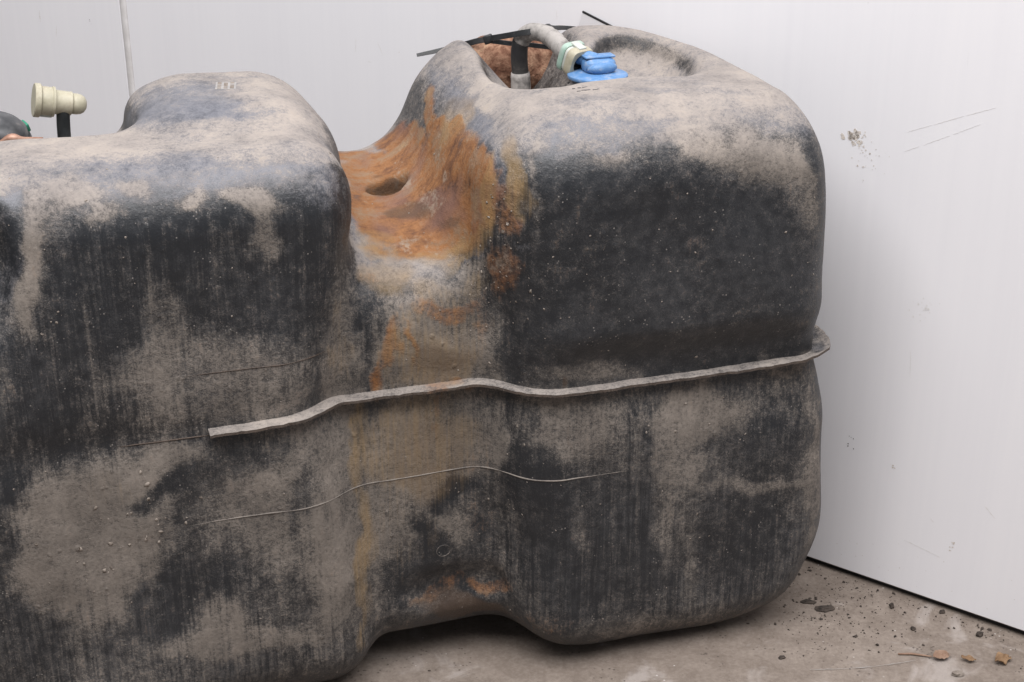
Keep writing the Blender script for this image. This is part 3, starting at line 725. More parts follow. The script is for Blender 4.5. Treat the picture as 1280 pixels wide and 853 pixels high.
    ('N', 0.60, (-0.146, 0.047, 0.318), (189.4, -4.6, -6.4, -3.5, 0.7, -27.9, -0.8, -33.3, -0.8)),
    ('N', 0.50, (-0.125, 0.048, 0.088), (67.1, 5.6, 0.9, -7.8, 2.8, -27.5, 2.8, -32.9, -4.2)),
    ('N', 0.60, (-0.144, 0.090, 0.392), (159.1, -6.6, -73.2, 3.5, -15.9, -10.1, 12.0, -14.8, 27.4)),
    ('N', 0.45, (-0.033, 0.026, 0.245), (41.7, -48.1, 3.5, 4.4, -11.4, -45.8, -25.2, -21.6, 3.0)),
    ('N', 0.45, (-0.249, 0.152, 0.502), (14.3, -1.9, 0.1, -5.0, -15.7, -1.1, -0.4, -1.3, 20.9)),
    ('P', 0.80, (-0.251, 0.137, 0.499), (15.8, -2.4, -0.1, -5.6, -24.4, -6.5, -0.8, -6.6, 25.9)),
    ('N', 0.35, (-0.298, 0.056, 0.480), (9.5, -1.1, -0.4, -9.7, -60.9, -25.4, -0.1, -12.8, 30.8)),
    ('D', 0.60, (-0.172, 0.167, 0.492), (11.1, 3.4, -7.5, 55.4, -20.0, -36.6, 17.0, 0.6, 25.4)),
    ('N', 0.30, (0.008, 0.031, 0.495), (24.6, -9.8, 2.1, -29.4, -63.0, -37.0, -7.9, -13.6, 29.4)),
    ('X', 0.95, (-0.146, 0.085, 0.390), (52.0, 16.6, -18.0, 16.0, -22.2, -21.9, 14.0, -15.6, 25.9)),
    ('X', 0.85, (-0.046, 0.029, 0.390), (60.2, -70.3, -48.4, -2.9, 10.8, -47.9, -26.2, -20.4, -3.0)),
    ('O', 0.60, (-0.129, 0.079, 0.382), (61.8, -32.2, -32.1, -74.9, -80.3, -40.2, 4.8, -18.2, 27.5)),
    ('D', 0.60, (-0.141, 0.083, 0.387), (87.1, -6.4, -28.2, 1.6, -25.1, -15.8, 7.7, -16.9, 27.7)),
    ('O', 0.60, (-0.059, 0.053, 0.378), (25.1, -35.3, 35.5, 34.6, -95.1, -160.9, -28.7, -16.6, 3.7)),
    ('D', 0.95, (-0.402, 0.023, 0.431), (122.4, -48.7, -14.0, -0.1, -1.2, -15.2, -12.0, -31.0, 2.5)),
    ('N', 0.80, (-0.415, 0.036, 0.434), (50.8, -72.4, -19.1, 2.6, -3.9, -21.7, -27.3, -19.2, 0.2)),
    ('D', 0.80, (-0.319, 0.038, 0.468), (72.8, -6.2, -7.2, -11.9, -82.0, -82.6, 0.3, -23.7, 23.5)),
    ('D', 0.70, (-0.280, 0.031, 0.460), (85.8, -8.2, -8.6, -19.5, -98.7, -152.0, -0.8, -27.9, 18.2)),
    ('D', 0.80, (-0.361, 0.037, 0.468), (49.6, -3.4, -4.8, -9.8, -65.6, -73.2, 0.4, -24.9, 22.2)),
    ('D', 0.70, (-0.343, 0.028, 0.454), (98.6, -6.7, -10.5, -11.0, -46.9, -95.6, -0.4, -29.9, 14.7)),
    ('N', 0.85, (-0.026, 0.016, 0.332), (26.5, -29.3, -0.0, 3.8, -3.9, -25.7, -23.5, -21.2, -0.3)),
    ('N', 0.80, (-0.033, 0.026, 0.293), (37.9, -44.4, -4.1, 10.9, -5.3, -43.2, -25.4, -21.3, -3.8)),
    ('D', 0.60, (-0.078, 0.057, 0.361), (24.8, -4.1, -2.2, -12.4, -48.5, -79.4, -3.0, -28.1, 17.6)),
    ('O', 0.45, (-0.079, 0.053, 0.352), (24.8, -2.4, -2.3, -8.0, -26.2, -63.9, -1.8, -30.7, 12.8)),
    ('B', 0.35, (-0.082, 0.050, 0.278), (28.7, 0.1, 0.5, -10.0, 7.9, -63.0, 0.2, -33.1, -4.2)),
    ('D', 0.60, (-0.196, 0.023, 0.137), (43.5, 11.3, -2.6, -3.8, -1.0, -11.6, 8.3, -31.9, 0.1)),
    ('D', 0.50, (-0.415, 0.018, 0.190), (41.6, 1.9, -5.1, -3.7, -0.3, -17.3, 1.5, -32.5, 0.3)),
    ('R', 0.45, (-0.042, 0.028, 0.371), (53.3, -62.1, -8.0, 11.5, -3.3, -44.9, -25.3, -21.1, -4.9)),
    ('R', 0.35, (-0.055, 0.045, 0.328), (139.5, -57.7, -1.2, 0.9, -0.7, -35.0, -12.7, -30.8, 0.3)),
    ('R', 0.90, (-0.052, 0.048, 0.453), (22.5, -32.1, 60.5, -6.7, -16.8, -31.1, -31.7, -4.7, 9.3)),
    ('R', 0.80, (-0.063, 0.071, 0.403), (16.1, -29.8, 7.9, -5.1, -15.9, -48.3, -29.3, -13.9, 7.6)),
    ('X', 0.90, (-0.033, 0.100, 0.481), (71.0, -9.1, 62.2, -3.2, -9.6, -2.8, -22.0, 0.0, 25.1)),
    ('O', 0.60, (-0.049, 0.034, 0.447), (71.2, -114.3, 49.8, 1.6, -11.0, -29.9, -28.9, -16.1, 4.3)),
    ('O', 0.62, (-0.163, 0.047, 0.225), (115.7, 14.4, -13.6, -5.2, -1.8, -19.3, 4.3, -33.0, 1.9)),
    ('O', 0.60, (-0.164, 0.041, 0.121), (73.7, 45.7, -7.7, -4.0, -2.9, -10.5, 17.6, -28.3, 1.1)),
    ('O', 0.70, (-0.036, 0.019, 0.454), (85.8, -77.5, 30.2, 1.2, -8.7, -25.4, -23.2, -23.0, 6.8)),
    ('O', 0.50, (-0.101, 0.070, 0.373), (20.9, -4.6, -3.6, -27.8, -98.5, -83.2, -0.4, -21.5, 25.5)),
    ('D', 0.90, (-0.329, 0.109, 0.485), (15.2, -0.7, -0.1, 3.2, -32.3, -0.2, 0.2, -0.2, 29.4)),
    ('D', 0.80, (-0.202, 0.162, 0.502), (25.4, -4.1, -1.6, -1.4, -24.4, 0.4, 1.7, 0.3, 26.6)),
    ('D', 0.70, (-0.232, 0.099, 0.488), (14.5, -2.6, 0.6, -17.6, -52.8, -13.9, -2.6, -7.7, 32.3)),
    ('P', 0.60, (-0.268, 0.151, 0.500), (22.1, -0.4, 3.8, 6.9, -22.0, -0.7, -4.2, -2.1, 24.2)),
    ('P', 0.60, (-0.246, 0.130, 0.497), (26.4, -4.2, -0.1, -11.7, -50.0, -16.6, -1.5, -10.2, 31.7)),
    ('P', 0.50, (-0.305, 0.180, 0.483), (19.1, -6.9, 30.2, -35.8, -19.4, -56.6, -24.7, -0.1, 15.7)),
    ('N', 0.30, (-0.289, 0.202, 0.496), (54.8, 4.9, 22.0, 14.3, -16.1, 5.4, -12.4, -0.7, 30.9)),
    ('D', 0.70, (-0.175, 0.120, 0.487), (10.9, 24.3, 1.1, 40.1, -15.7, -30.7, 17.2, -8.9, 27.1)),
    ('D', 0.95, (0.073, 0.060, 0.505), (13.1, -5.3, 0.4, -12.0, -26.8, -0.6, -0.9, -0.2, 28.3)),
    ('D', 0.80, (0.186, 0.071, 0.504), (21.7, -12.3, -2.2, -22.7, -12.5, 2.0, 2.3, -0.3, 24.7)),
    ('N', 0.40, (0.100, 0.057, 0.506), (47.1, -20.8, 0.6, -53.1, -82.8, -1.0, -0.5, -0.1, 33.3)),
    ('P', 0.60, (0.041, 0.049, 0.504), (21.0, -7.9, -0.1, -21.9, -66.8, -8.0, -1.2, -3.6, 33.1)),
]

# ------------------------------------------------------------------ floor and wall
bm = bmesh.new(); N = 60
gv = [[bm.verts.new((-1.6 + 3.6 * i / N, -2.2 + 4.0 * j / N, 0.0012 * mnoise.noise(Vector((i * .31, j * .31, 0))))) for j in range(N + 1)] for i in range(N + 1)]
for i in range(N):
    for j in range(N): bm.faces.new((gv[i][j], gv[i + 1][j], gv[i + 1][j + 1], gv[i][j + 1]))
fl = tag(obj('floor', bm, M_FLOOR), kind='structure'); fl.location.z = FLOOR_Z

WN = Vector((0.5924, 0.8057, 0)); WD = Vector((0.8057, -0.5924, 0)); WOFF = 0.3345      # wall normal / direction / distance


def wall_pt(t, z, out=0.0):
    p = WN * (WOFF - out) + WD * t
    return Vector((p.x, p.y, z))


W0 = wall_pt(0, FLOOR_Z)
wall = empty('wall', W0, math.atan2(WD.y, WD.x))        # local x runs along the wall, -y is towards the room
tag(wall, 'white painted panel wall with a black gap along the concrete floor', 'wall')
JX = -0.854                                              # where the two panels meet


def panel(x0, x1, z0, z1):
    bm = bevel_box((x1 - x0, 0.03, z1 - z0), 0.0015, 1)
    bmesh.ops.translate(bm, vec=((x0 + x1) / 2, 0.015, (z0 + z1) / 2), verts=bm.verts)
    return obj('panel', bm, M_WALL, wall, False)


panel(JX + 0.006, 1.5, 0.0065, 2.4)
panel(-1.9, JX - 0.006, 0.0065, 2.4)
# irregular sealant bead in the joint
pts = [(JX + 0.0006 * mnoise.noise(Vector((k * .3, 0, 5))), 0.0016, 0.01 + k * 0.012) for k in range(200)]
V = []; F = []
for k, p in enumerate(pts):
    w = 0.0062 + 0.0006 * mnoise.noise(Vector((k * .5, 3, 0)))
    for a in range(7):
        th = math.pi * a / 6
        V.append((p[0] - w * math.cos(th), p[1] - 0.0032 * math.sin(th) * (1 + 0.3 * mnoise.noise(Vector((k * .8, a, 1)))), p[2]))
for k in range(len(pts) - 1):
    for a in range(6): F.append((k * 7 + a, k * 7 + a + 1, (k + 1) * 7 + a + 1, (k + 1) * 7 + a))
obj('joint_bead', pymesh('joint_bead', V, F), M_JOINT, wall)
# black strip in the gap under the panels, ragged with dirt
bm = bevel_box((3.3, 0.02, 0.006), 0.0008, 1); bmesh.ops.translate(bm, vec=(-0.2, 0.0145, 0.0042), verts=bm.verts)
obj('floor_strip', bm, M_GAP, wall, False)


def scuff(x0, z0, x1, z1, w, mat, name='scuff_mark', n=14, wob_=0.0012, seed=0):
    """a thin raised smear on the wall face"""
    V = []; F = []
    for k in range(n + 1):
        t = k / n; x = x0 + (x1 - x0) * t; z = z0 + (z1 - z0) * t
        dx, dz = (z1 - z0), -(x1 - x0); L = math.hypot(dx, dz); dx /= L; dz /= L
        o1 = wob_ * mnoise.noise(Vector((k * .7, seed, 0)))
        ww = w * (0.25 + 0.75 * abs(mnoise.noise(Vector((k * .9, seed, 4)))) * 1.6) * (0.3 + 0.7 * math.sin(math.pi * min(1, max(0.02, t))))
        for sgn, yy in ((-1, -0.0001), (0, -0.00022), (1, -0.0001)):
            V.append((x + dx * (o1 + sgn * ww), yy, z + dz * (o1 + sgn * ww)))
    for k in range(n):
        for a in range(2): F.append((k * 3 + a, k * 3 + a + 1, k * 3 + a + 4, k * 3 + a + 3))
    return obj(name, pymesh(name, V, F), mat, wall)



# drag marks, smears and pin scratches seen on the panels
for k_, (x0, z0, x1, z1, w_) in enumerate([(0.184, 0.461, 0.205, 0.4705, 0.00035), (0.207, 0.4712, 0.232, 0.4828, 0.0004), (0.234, 0.4835, 0.258, 0.494, 0.00035),
        (0.183, 0.443, 0.196, 0.4500, 0.0003), (0.200, 0.4520, 0.222, 0.4640, 0.00035), (0.225, 0.4655, 0.247, 0.478, 0.0003), (0.297, 0.124, 0.308, 0.114, 0.0005), (0.248, 0.0935, 0.252, 0.0905, 0.0005),
        (-1.025, 0.428, -1.026, 0.412, 0.0012), (-0.992, 0.411, -0.996, 0.396, 0.0008), (-0.461, 0.462, -0.463, 0.446, 0.0004), (-0.430, 0.462, -0.422, 0.448, 0.0004), (-0.191, 0.524, -0.190, 0.514, 0.0003),
        (0.21, 0.258, 0.212, 0.232, 0.0004), (-0.445, 0.438, -0.440, 0.4375, 0.0004), (0.225, 0.062, 0.262, 0.056, 0.0004)]):
    scuff(x0, z0, x1, z1, w_, M_SCUFF, n=24, wob_=0.0007, seed=k_ + 1)


def flecks(cx, cz, sx, sz, n, r0, mat, seed):
    """dried splash: thin flat flecks on the wall face"""
    rg = random.Random(seed); bm = bmesh.new()
    for _ in range(n):
        x, z = rg.gauss(cx, sx), rg.gauss(cz, sz); r = r0 * rg.uniform(0.2, 1.0) ** 2
        vs = [bm.verts.new((x + r * rg.uniform(.5, 1.2) * math.cos(a), -0.0003, z + r * rg.uniform(.5, 1.3) * math.sin(a))) for a in [k * math.pi / 4 for k in range(8)]]
        bm.faces.new(vs[::-1])
    o = obj('mud_splash', bm, mat, wall, False); o['kind'] = 'stuff'


flecks(0.134, 0.449, 0.0045, 0.0030, 46, 0.0026, M_SMEAR, 1)
flecks(0.142, 0.440, 0.0060, 0.0080, 60, 0.0013, M_SMEAR, 2)
flecks(0.150, 0.425, 0.0080, 0.0100, 26, 0.0008, M_SCUFF, 3)
flecks(0.205, 0.1365, 0.0014, 0.0010, 12, 0.0012, M_SMEAR, 4)
flecks(0.272, 0.073, 0.0018, 0.0026, 12, 0.0010, M_SMEAR, 5)
flecks(0.217, 0.303, 0.0060, 0.0050, 30, 0.0012, M_WASH, 6)
flecks(-0.35, 0.44, 0.06, 0.03, 14, 0.0008, M_SCUFF, 7)
flecks(0.22, 0.03, 0.09, 0.014, 90, 0.0007, M_SCUFF, 8)
flecks(0.16, 0.150, 0.004, 0.012, 10, 0.0010, M_DARKDIRT, 9)
flecks(-0.921, 0.4265, 0.001, 0.002, 4, 0.0012, M_DARKDIRT, 10)

# ------------------------------------------------------------------ the tank


def vnoise(P, scale, seed=0):
    """trilinear value noise, vectorised"""
    q = P * scale + seed * 17.31; i = np.floor(q).astype(np.int64); f = q - i; f = f * f * (3 - 2 * f)

    def h(a):
        n = (a[:, 0] * 374761393 + a[:, 1] * 668265263 + a[:, 2] * 2147483647 + seed * 974711) & 0xffffffff
        n = ((n ^ (n >> 13)) * 1274126177) & 0xffffffff
        return ((n ^ (n >> 16)) & 0xffff) / 65535.0
    out = 0
    for dx in (0, 1):
        for dy in (0, 1):
            for dz in (0, 1):
                w = (f[:, 0] if dx else 1 - f[:, 0]) * (f[:, 1] if dy else 1 - f[:, 1]) * (f[:, 2] if dz else 1 - f[:, 2])
                out = out + w * h(i + np.array([dx, dy, dz]))
    return out


KIND = {'R': 'rust', 'O': 'ochre', 'P': 'pale', 'B': 'brown', 'C': 'crust'}


def dirt(P, nrm):
    """where dust, rust, scuffs, painted shoulder sheen and slot shade lie, as masks over points of the tank's surface"""
    A = {k: np.zeros(len(P)) for k in ('dust', 'rust', 'ochre', 'pale', 'brown', 'crust')}
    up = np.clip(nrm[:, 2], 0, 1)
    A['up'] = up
    A['streak'] = 1.0 - 0.88 * sstep(P[:, 0], -0.05, -0.01) * sstep(P[:, 2], 0.25, 0.29)
    A['dust'] = 0.40 + 0.42 * sstep(up, 0.35, 0.85)
    warp = np.stack([vnoise(P, 38, 1), vnoise(P, 38, 2), vnoise(P, 38, 3)], 1) - 0.5
    warp2 = np.stack([vnoise(P, 120, 4), vnoise(P, 120, 5), vnoise(P, 120, 6)], 1) - 0.5
    Pw = P + warp * 0.020 + warp2 * 0.008
    for k, amp, c, m in STAINS_AND_SHADING:
        q = (Pw - np.array(c)) @ np.array(m).reshape(3, 3).T
        w = sstep(np.sqrt((q * q).sum(1)), 1.35, 0.55) * amp
        if k == 'D': A['dust'] += (1.0 - A['dust']) * w
        elif k == 'N':
            A['dust'] += (0.12 - A['dust']) * w; A['pale'] *= 1 - 0.5 * w
        elif k == 'P':
            A['pale'] = np.maximum(A['pale'], w); A['dust'] *= 1 - 0.45 * w
        elif k == 'X': A['rust'] *= 1 - w
        else: A[KIND[k]] = np.maximum(A[KIND[k]], w)
    return A


def set_attrs(me, A):
    for k in ('dust', 'rust', 'ochre', 'pale', 'brown', 'crust', 'up', 'streak'):
        a = me.attributes.new(k, 'FLOAT', 'POINT')
        v = A.get(k, 0.0)
        a.data.foreach_set('value', np.full(len(me.vertices), v, np.float32) if np.isscalar(v) else v.astype(np.float32))


tank = empty('fuel_tank', TANK_O, TH)
tag(tank, 'large dust-caked black plastic saddle fuel tank with a rusty valley between its two lobes', 'fuel tank')

P, Q = surface_nets(tank_sdf, (-0.68, -0.03, -0.02), (0.31, 0.33, 0.535), 0.0030)
for _ in range(2):
    g = sdf_grad(P); P = P - g * (tank_sdf(*P.T) / np.maximum((g * g).sum(1), 0.3))[:, None] * 0.8
nrm = sdf_grad(P); nrm /= np.linalg.norm(nrm, axis=1)[:, None] + 1e-9
A = dirt(P, nrm)
# caked dirt stands proud, bare plastic does not
lump = (vnoise(P, 70, 8) - 0.5) * 0.0009 + (vnoise(P, 170, 9) - 0.5) * 0.0007
crusty = np.clip(A['crust'] + 0.6 * A['rust'] + 0.5 * np.clip(A['dust'] - 0.6, 0, 1), 0, 1)
wall_ridge = A['rust'] * sstep(P[:, 0], -0.085, -0.05) * 0.00075 * np.sin(P[:, 1] * 430 + 5 * vnoise(P, 30, 11)) * vnoise(P, 45, 12)
P2 = P + nrm * wall_ridge[:, None] + nrm * (lump * (0.25 + 1.3 * crusty))[:, None]
me = bpy.data.meshes.new('shell')
me.vertices.add(len(P2)); me.vertices.foreach_set('co', P2.astype(np.float32).ravel())
me.loops.add(Q.size); me.loops.foreach_set('vertex_index', Q.astype(np.int32).ravel())
me.polygons.add(len(Q)); me.polygons.foreach_set('loop_start', np.arange(0, Q.size, 4, dtype=np.int32))
me.update(calc_edges=True); me.validate()
set_attrs(me, A)
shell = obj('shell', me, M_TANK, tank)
print('shell verts', len(P2))


def ribbon(name, cont, w0, thick, attrs, edge_noise=0.0, tip_up=None, inner=-0.004):
    """a flat lip standing out of the wall along a contour"""
    V = []; F = []; n = len(cont)
    prof = 8
    for i, (p, nn) in enumerate(cont):
        w = w0(i / (n - 1)) * (1 + edge_noise * (mnoise.noise(Vector((i * 0.9, 1.7, 0))) + 0.6 * mnoise.noise(Vector((i * 0.31, 8.7, 0)))))
        zt = 0.0008 * mnoise.noise(Vector((i * .2, 4, 0)))
        lift = tip_up(i / (n - 1)) if tip_up else 0.0
        for d, z in ((inner, thick / 2), (w * 0.55, thick / 2 + lift * 0.3), (w, thick * 0.42 + lift), (w + 0.0002, thick * 0.36 + lift), (w + 0.0003, -thick * 0.5 + lift), (w, -thick * 0.52 + lift), (w * 0.55, -thick / 2 + lift * 0.3), (inner, -thick / 2)):
            q = p + nn * d; V.append((q[0], q[1], q[2] + z + zt))
    for i in range(n - 1):
        for k in range(prof):
            F.append((i * prof + k, (i + 1) * prof + k, (i + 1) * prof + (k + 1) % prof, i * prof + (k + 1) % prof))
    F.append(tuple(range(prof))); F.append(tuple(reversed([(n - 1) * prof + k for k in range(prof)])))
    m = pymesh(name, V, F)
    set_attrs(m, attrs(np.array(V)))
    return autosmooth(obj(name, m, M_TANK, tank), 22)


def flange_dirt(Pv):
    upv = np.tile([1, 1, 1, 0, 0, 0, 0, 0], len(Pv) // 8)
    nz = vnoise(Pv, 40, 3)
    d = np.where(upv > 0.5, 0.62 + 0.4 * vnoise(Pv, 25, 5), 0.45)
    r = 0.45 * sstep(np.abs(Pv[:, 0] + 0.085), 0.03, 0.01) * (nz > 0.35)
    tip = sstep(Pv[:, 0], 0.20, 0.235) * np.tile([1, 0.9, 0, 0, 0, 0, 0, 0], len(Pv) // 8)
    return {'dust': d * (1 - 0.55 * tip * (nz > 0.5)), 'rust': r, 'up': upv * 0.55, 'pale': 0.35 * (nz > 0.6), 'brown': 0.7 * np.tile([0, 0, 0, 1, 1, 0, 0, 0], len(Pv) // 8)}


seam = contour(0.272, -0.284, 0.40, 0.16)
ribbon('seam_flange', seam, lambda t: 0.0126 - 0.0022 * sstep(np.array(t), 0.30, 0.42) + 0.0040 * sstep(np.array(t), 0.62, 0.78), 0.0025, flange_dirt, 0.12,
       tip_up=lambda t: 0.006 * float(sstep(np.array(t), 0.70, 0.80)))


def bead(name, z, u0, u1, r, A_, lift=0.0):
    c = contour(z, u0, u1, 0.2, 0.003)
    c = [q for q in c if q[0][0] < u1]
    pts = [Vector(p + nn * lift) + Vector((0, 0, 0.0004 * mnoise.noise(Vector((i * .15, z * 90, 2))))) for i, (p, nn) in enumerate(c)]
    rr = [r * (0.25 + 0.75 * min(1, 8 * min(i, len(pts) - 1 - i) / len(pts))) * (1 + 0.8 * mnoise.noise(Vector((i * .23, z, 1)))) for i in range(len(pts))]
    m = sweep(name, pts, rr, 6); set_attrs(m, A_)
    return obj(name, m, M_TANK, tank)


bead('mould_line', 0.190, -0.310, 0.062, 0.00055, {'dust': 0.95, 'up': 0.35})
bead('mould_line', 0.3205, -0.298, -0.184, 0.0005, {'dust': 0.3, 'brown': 0.8})
bead('mould_line', 0.2675, -0.352, -0.283, 0.0006, {'dust': 0.25, 'brown': 1.0})


def on_shell(u, v, z, it=8):
    p = np.array([[u, v, z]], float)
    for _ in range(it):
        g = sdf_grad(p); p = p - g * (tank_sdf(*p.T) / np.maximum((g * g).sum(1), .3))[:, None]
    g = sdf_grad(p)[0]
    return Vector(p[0]), Vector(g / np.linalg.norm(g))


# small moulded ring low in the recess
pc, nc = on_shell(-0.0892, 0.0462, 0.1109)
ring = [Vector((0.0062 * math.cos(a), 0.0056 * math.sin(a), 0)) for a in np.linspace(0, 2 * math.pi, 33)]
m = sweep('moulded_ring', ring, 0.0004, 6); set_attrs(m, {'dust': 0.6, 'up': 0.0})
place(obj('moulded_ring', m, M_TANK, tank), pc, nc)

# dried mud drops stuck to the walls
bm = bmesh.new(); rng = np.random.default_rng(3)
front = np.where((nrm[:, 1] < -0.25) | ((nrm[:, 2] > 0.1) & (nrm[:, 1] < 0.1)))[0]
clumps = [((-0.335, 0.022, 0.205), 0.020, 26, 0.0026), ((-0.372, 0.022, 0.175), 0.022, 22, 0.0019), ((-0.385, 0.028, 0.385), 0.008, 7, 0.0018),
          ((-0.045, 0.03, 0.36), 0.022, 26, 0.0017), ((-0.075, 0.045, 0.30), 0.022, 24, 0.0015), ((-0.048, 0.03, 0.42), 0.016, 24, 0.0017),
          ((0.10, -0.008, 0.235), 0.030, 34, 0.0018), ((-0.03, 0.01, 0.16), 0.03, 26, 0.0012), ((0.02, -0.01, 0.37), 0.05, 46, 0.0010)]
spots = []
for c, rad, n, sz in clumps:
    for _ in range(n): spots.append((np.array(c) + rng.normal(0, rad, 3) * (1, 0.3, 1), sz * 0.85 * rng.uniform(0.2, 1.0) ** 1.5))
for i in rng.choice(front, 220, replace=False): spots.append((P[i], rng.uniform(0.00035, 0.0010)))
for c, r in spots:
    p, nn = on_shell(*c, it=4)
    if abs(tank_sdf(*np.array(p).reshape(3, 1))[0]) > 0.002 or p.y > 0.2: continue
    M = Matrix.Translation(p) @ nn.to_track_quat('Z', 'Y').to_matrix().to_4x4() @ Matrix.Rotation(rng.uniform(0, 6), 4, 'Z') @ Matrix.Diagonal((r * rng.uniform(0.7, 1.7), r, r * rng.uniform(0.2, 0.45), 1))
    vs = bmesh.ops.create_icosphere(bm, subdivisions=1, radius=1, matrix=M)['verts']
    for v_ in vs: v_.co += Vector(rng.normal(0, 0.22 * r, 3))
md = obj('mud_drop', bm, M_CLOD, tank); md['kind'] = 'stuff'

# worn print patch on the left lobe: pale ground with rubbed-out blocks
pc, nc = on_shell(-0.2290, 0.192, 0.5022)
lb = obj('print_patch', bevel_box((0.0235, 0.017, 0.0005), 0.0002, 1), M_LABEL, tank, False)
place(lb, pc + nc * 0.0001, nc)
bm = bmesh.new()
for r in range(3):
    x = -0.0105
    while x < 0.0095:
        w = random.uniform(0.0009, 0.0022)
        if random.random() < 0.72:
            bmesh.ops.create_cube(bm, size=1, matrix=Matrix.Translation((x + w / 2, -0.0052 + r * 0.0052, 0.00032)) @ Matrix.Diagonal((w, 0.0032, 0.0002, 1)))
        x += w + 0.0006
obj('worn_mark', bm, M_CLOD, lb, False)
# rubbed raised characters on the right lobe
bm = bmesh.new()
for cx, cv, n in ((0.040, 0.076, 8), (0.050, 0.196, 3)):
    for k in range(n):
        p, nn = on_shell(cx + (k % 5) * 0.0045 + random.uniform(-.001, .001), cv + (k // 5) * 0.008 + random.uniform(-.002, .002), 0.504)
        bmesh.ops.create_cube(bm, size=1, matrix=Matrix.Translation(p + nn * 0.0002) @ Matrix.Rotation(random.uniform(-.3, .3), 4, 'Z') @ Matrix.Diagonal((random.uniform(.0015, .0050), 0.0009, 0.0006, 1)))
rc = obj('rubbed_characters', bm, M_SENDER, tank, False); rc['kind'] = 'stuff'

# ---- blue outlet valve
valve = obj('outlet_valve', lathe('outlet_valve', [(0.0, -0.003), (0.0256, -0.003), (0.0262, -0.0024), (0.0264, -0.0004), (0.0260, 0.0004), (0.0240, 0.0010), (0.0150, 0.0026), (0.0, 0.0030)], 48), M_BLUE, tank)
valve.location = (0.0852, 0.150, 0.4985)
bm = bevel_box((0.0285, 0.020, 0.021), 0.007, 4)
bmesh.ops.translate(bm, vec=(0.001, 0.001, 0.0125), verts=bm.verts)
body = obj('valve_body', bm, M_BLUE, valve)
# rounded boss on the front of the body
dome = lathe('boss', [(0.0001, 0.0085), (0.004, 0.0082), (0.0075, 0.0068), (0.0098, 0.0042), (0.0106, 0.0), (0.0108, -0.004)], 28, 1.30, 0.80)
place(obj('boss', dome, M_BLUE, valve), (0.0015, -0.0068, 0.0064), (0.15, -1, 0.30)); bpy.data.objects['boss'].scale = (1, 0.66, 0.9)
bm = bevel_box((0.0275, 0.0125, 0.0019), 0.0006, 2); bmesh.ops.translate(bm, vec=(0.001, 0.002, 0.0238), verts=bm.verts)
cp = obj('cap_plate', bm, M_BLUE, valve)
body.scale.z = 0.62; cp.location.z = -0.0085
stub = sweep('hose_stub', spline([(0.0, 0.004, 0.0105), (-0.006, 0.010, 0.0120), (-0.0125, 0.018, 0.0125)], 6), 0.0066, 20)
obj('hose_stub', stub, M_BLUE, valve)
obj('collar', sweep('collar', [(-0.0115, 0.0170, 0.0128), (-0.0135, 0.0190, 0.0128)], 0.0078, 20), M_TUBE, valve)

# ---- squared quick connector on the hose end
qc_p = Vector((0.0690, 0.172, 0.5105)); ax_h = Vector((0.0803 - 0.0647, 0.155 - 0.190, -0.0135)).normalized()


def square_ring(name, half, hole, depth, r):
    """rounded-square plate with a round opening, axis along Z"""
    n = 40; V = []; F = []

    def outer(a, s):
        c, d = math.cos(a), math.sin(a); e = 4.5
        k = (abs(c) ** e + abs(d) ** e) ** (-1 / e)
        return (half * s * k * c, half * s * k * d * 0.98)
    rings = []
    for s, z in ((0.94, 0), (1.0, r), (1.0, depth - r), (0.94, depth)):
        rings.append([(*outer(2 * math.pi * k / n, s), z) for k in range(n)])
    rings.append([(hole * math.cos(2 * math.pi * k / n), hole * math.sin(2 * math.pi * k / n), depth) for k in range(n)])
    rings.append([(hole * math.cos(2 * math.pi * k / n), hole * math.sin(2 * math.pi * k / n), 0) for k in range(n)])
    for q in rings: V += q
    R_ = len(rings)
    for i in range(R_):
        for k in range(n):
            F.append((i * n + k, i * n + (k + 1) % n, ((i + 1) % R_) * n + (k + 1) % n, ((i + 1) % R_) * n + k))
    return pymesh(name, V, F)


conn = empty('hose_connector'); conn.parent = tank
place(conn, qc_p, ax_h)
o = autosmooth(obj('front_frame', square_ring('front_frame', 0.0128, 0.0088, 0.0085, 0.0015), M_CREAM, conn)); o.location = (0, 0, 0.0045)
o = autosmooth(obj('rear_frame', square_ring('rear_frame', 0.0132, 0.0075, 0.0055, 0.0012), M_MINT, conn)); o.location = (0, 0, -0.004)
o = autosmooth(obj('spacer', square_ring('spacer', 0.0118, 0.0085, 0.0035, 0.0006), M_CREAMG, conn)); o.location = (0, 0, 0.0013)
bm = bevel_box((0.0085, 0.0022, 0.0125), 0.0007, 2); bmesh.ops.translate(bm, vec=(0, 0.0128, 0.0045), verts=bm.verts)
obj('latch', bm, M_CREAMG, conn)
o = obj('inner_sleeve', lathe('inner_sleeve', [(0.0080, -0.006), (0.0080, 0.010), (0.0062, 0.010), (0.0062, -0.006)], 28), M_TUBE, conn)

# ---- supply hose rising out of the notch and bending over to the connector
hp = spline([(0.0441, 0.235, 0.435), (0.0441, 0.235, 0.466), (0.0425, 0.235, 0.486), (0.0407, 0.232, 0.5015), (0.0414, 0.228, 0.5145), (0.0468, 0.221, 0.5228), (0.0548, 0.211, 0.5240), (0.0615, 0.200, 0.5205), (0.0655, 0.187, 0.5145), (0.0688, 0.176, 0.5098)], 10)
nh = len(hp); kcut = int(nh * 0.44)
low = hp[:kcut + 1]; high = hp[kcut:]
hose = obj('supply_hose', sweep('supply_hose', low, [0.0076 + 0.0004 * mnoise.noise(Vector((i * .3, 0, 0))) for i in range(len(low))], 20), M_HOSE, tank)
hr = []
for i in range(len(high)):
    t = i / (len(high) - 1)
    rib = 0.0007 * (0.5 + 0.5 * math.sin(i * 1.55)) if t > 0.45 else 0
    hr.append(0.0079 + rib + 0.0003 * mnoise.noise(Vector((i * .3, 0, 3))))
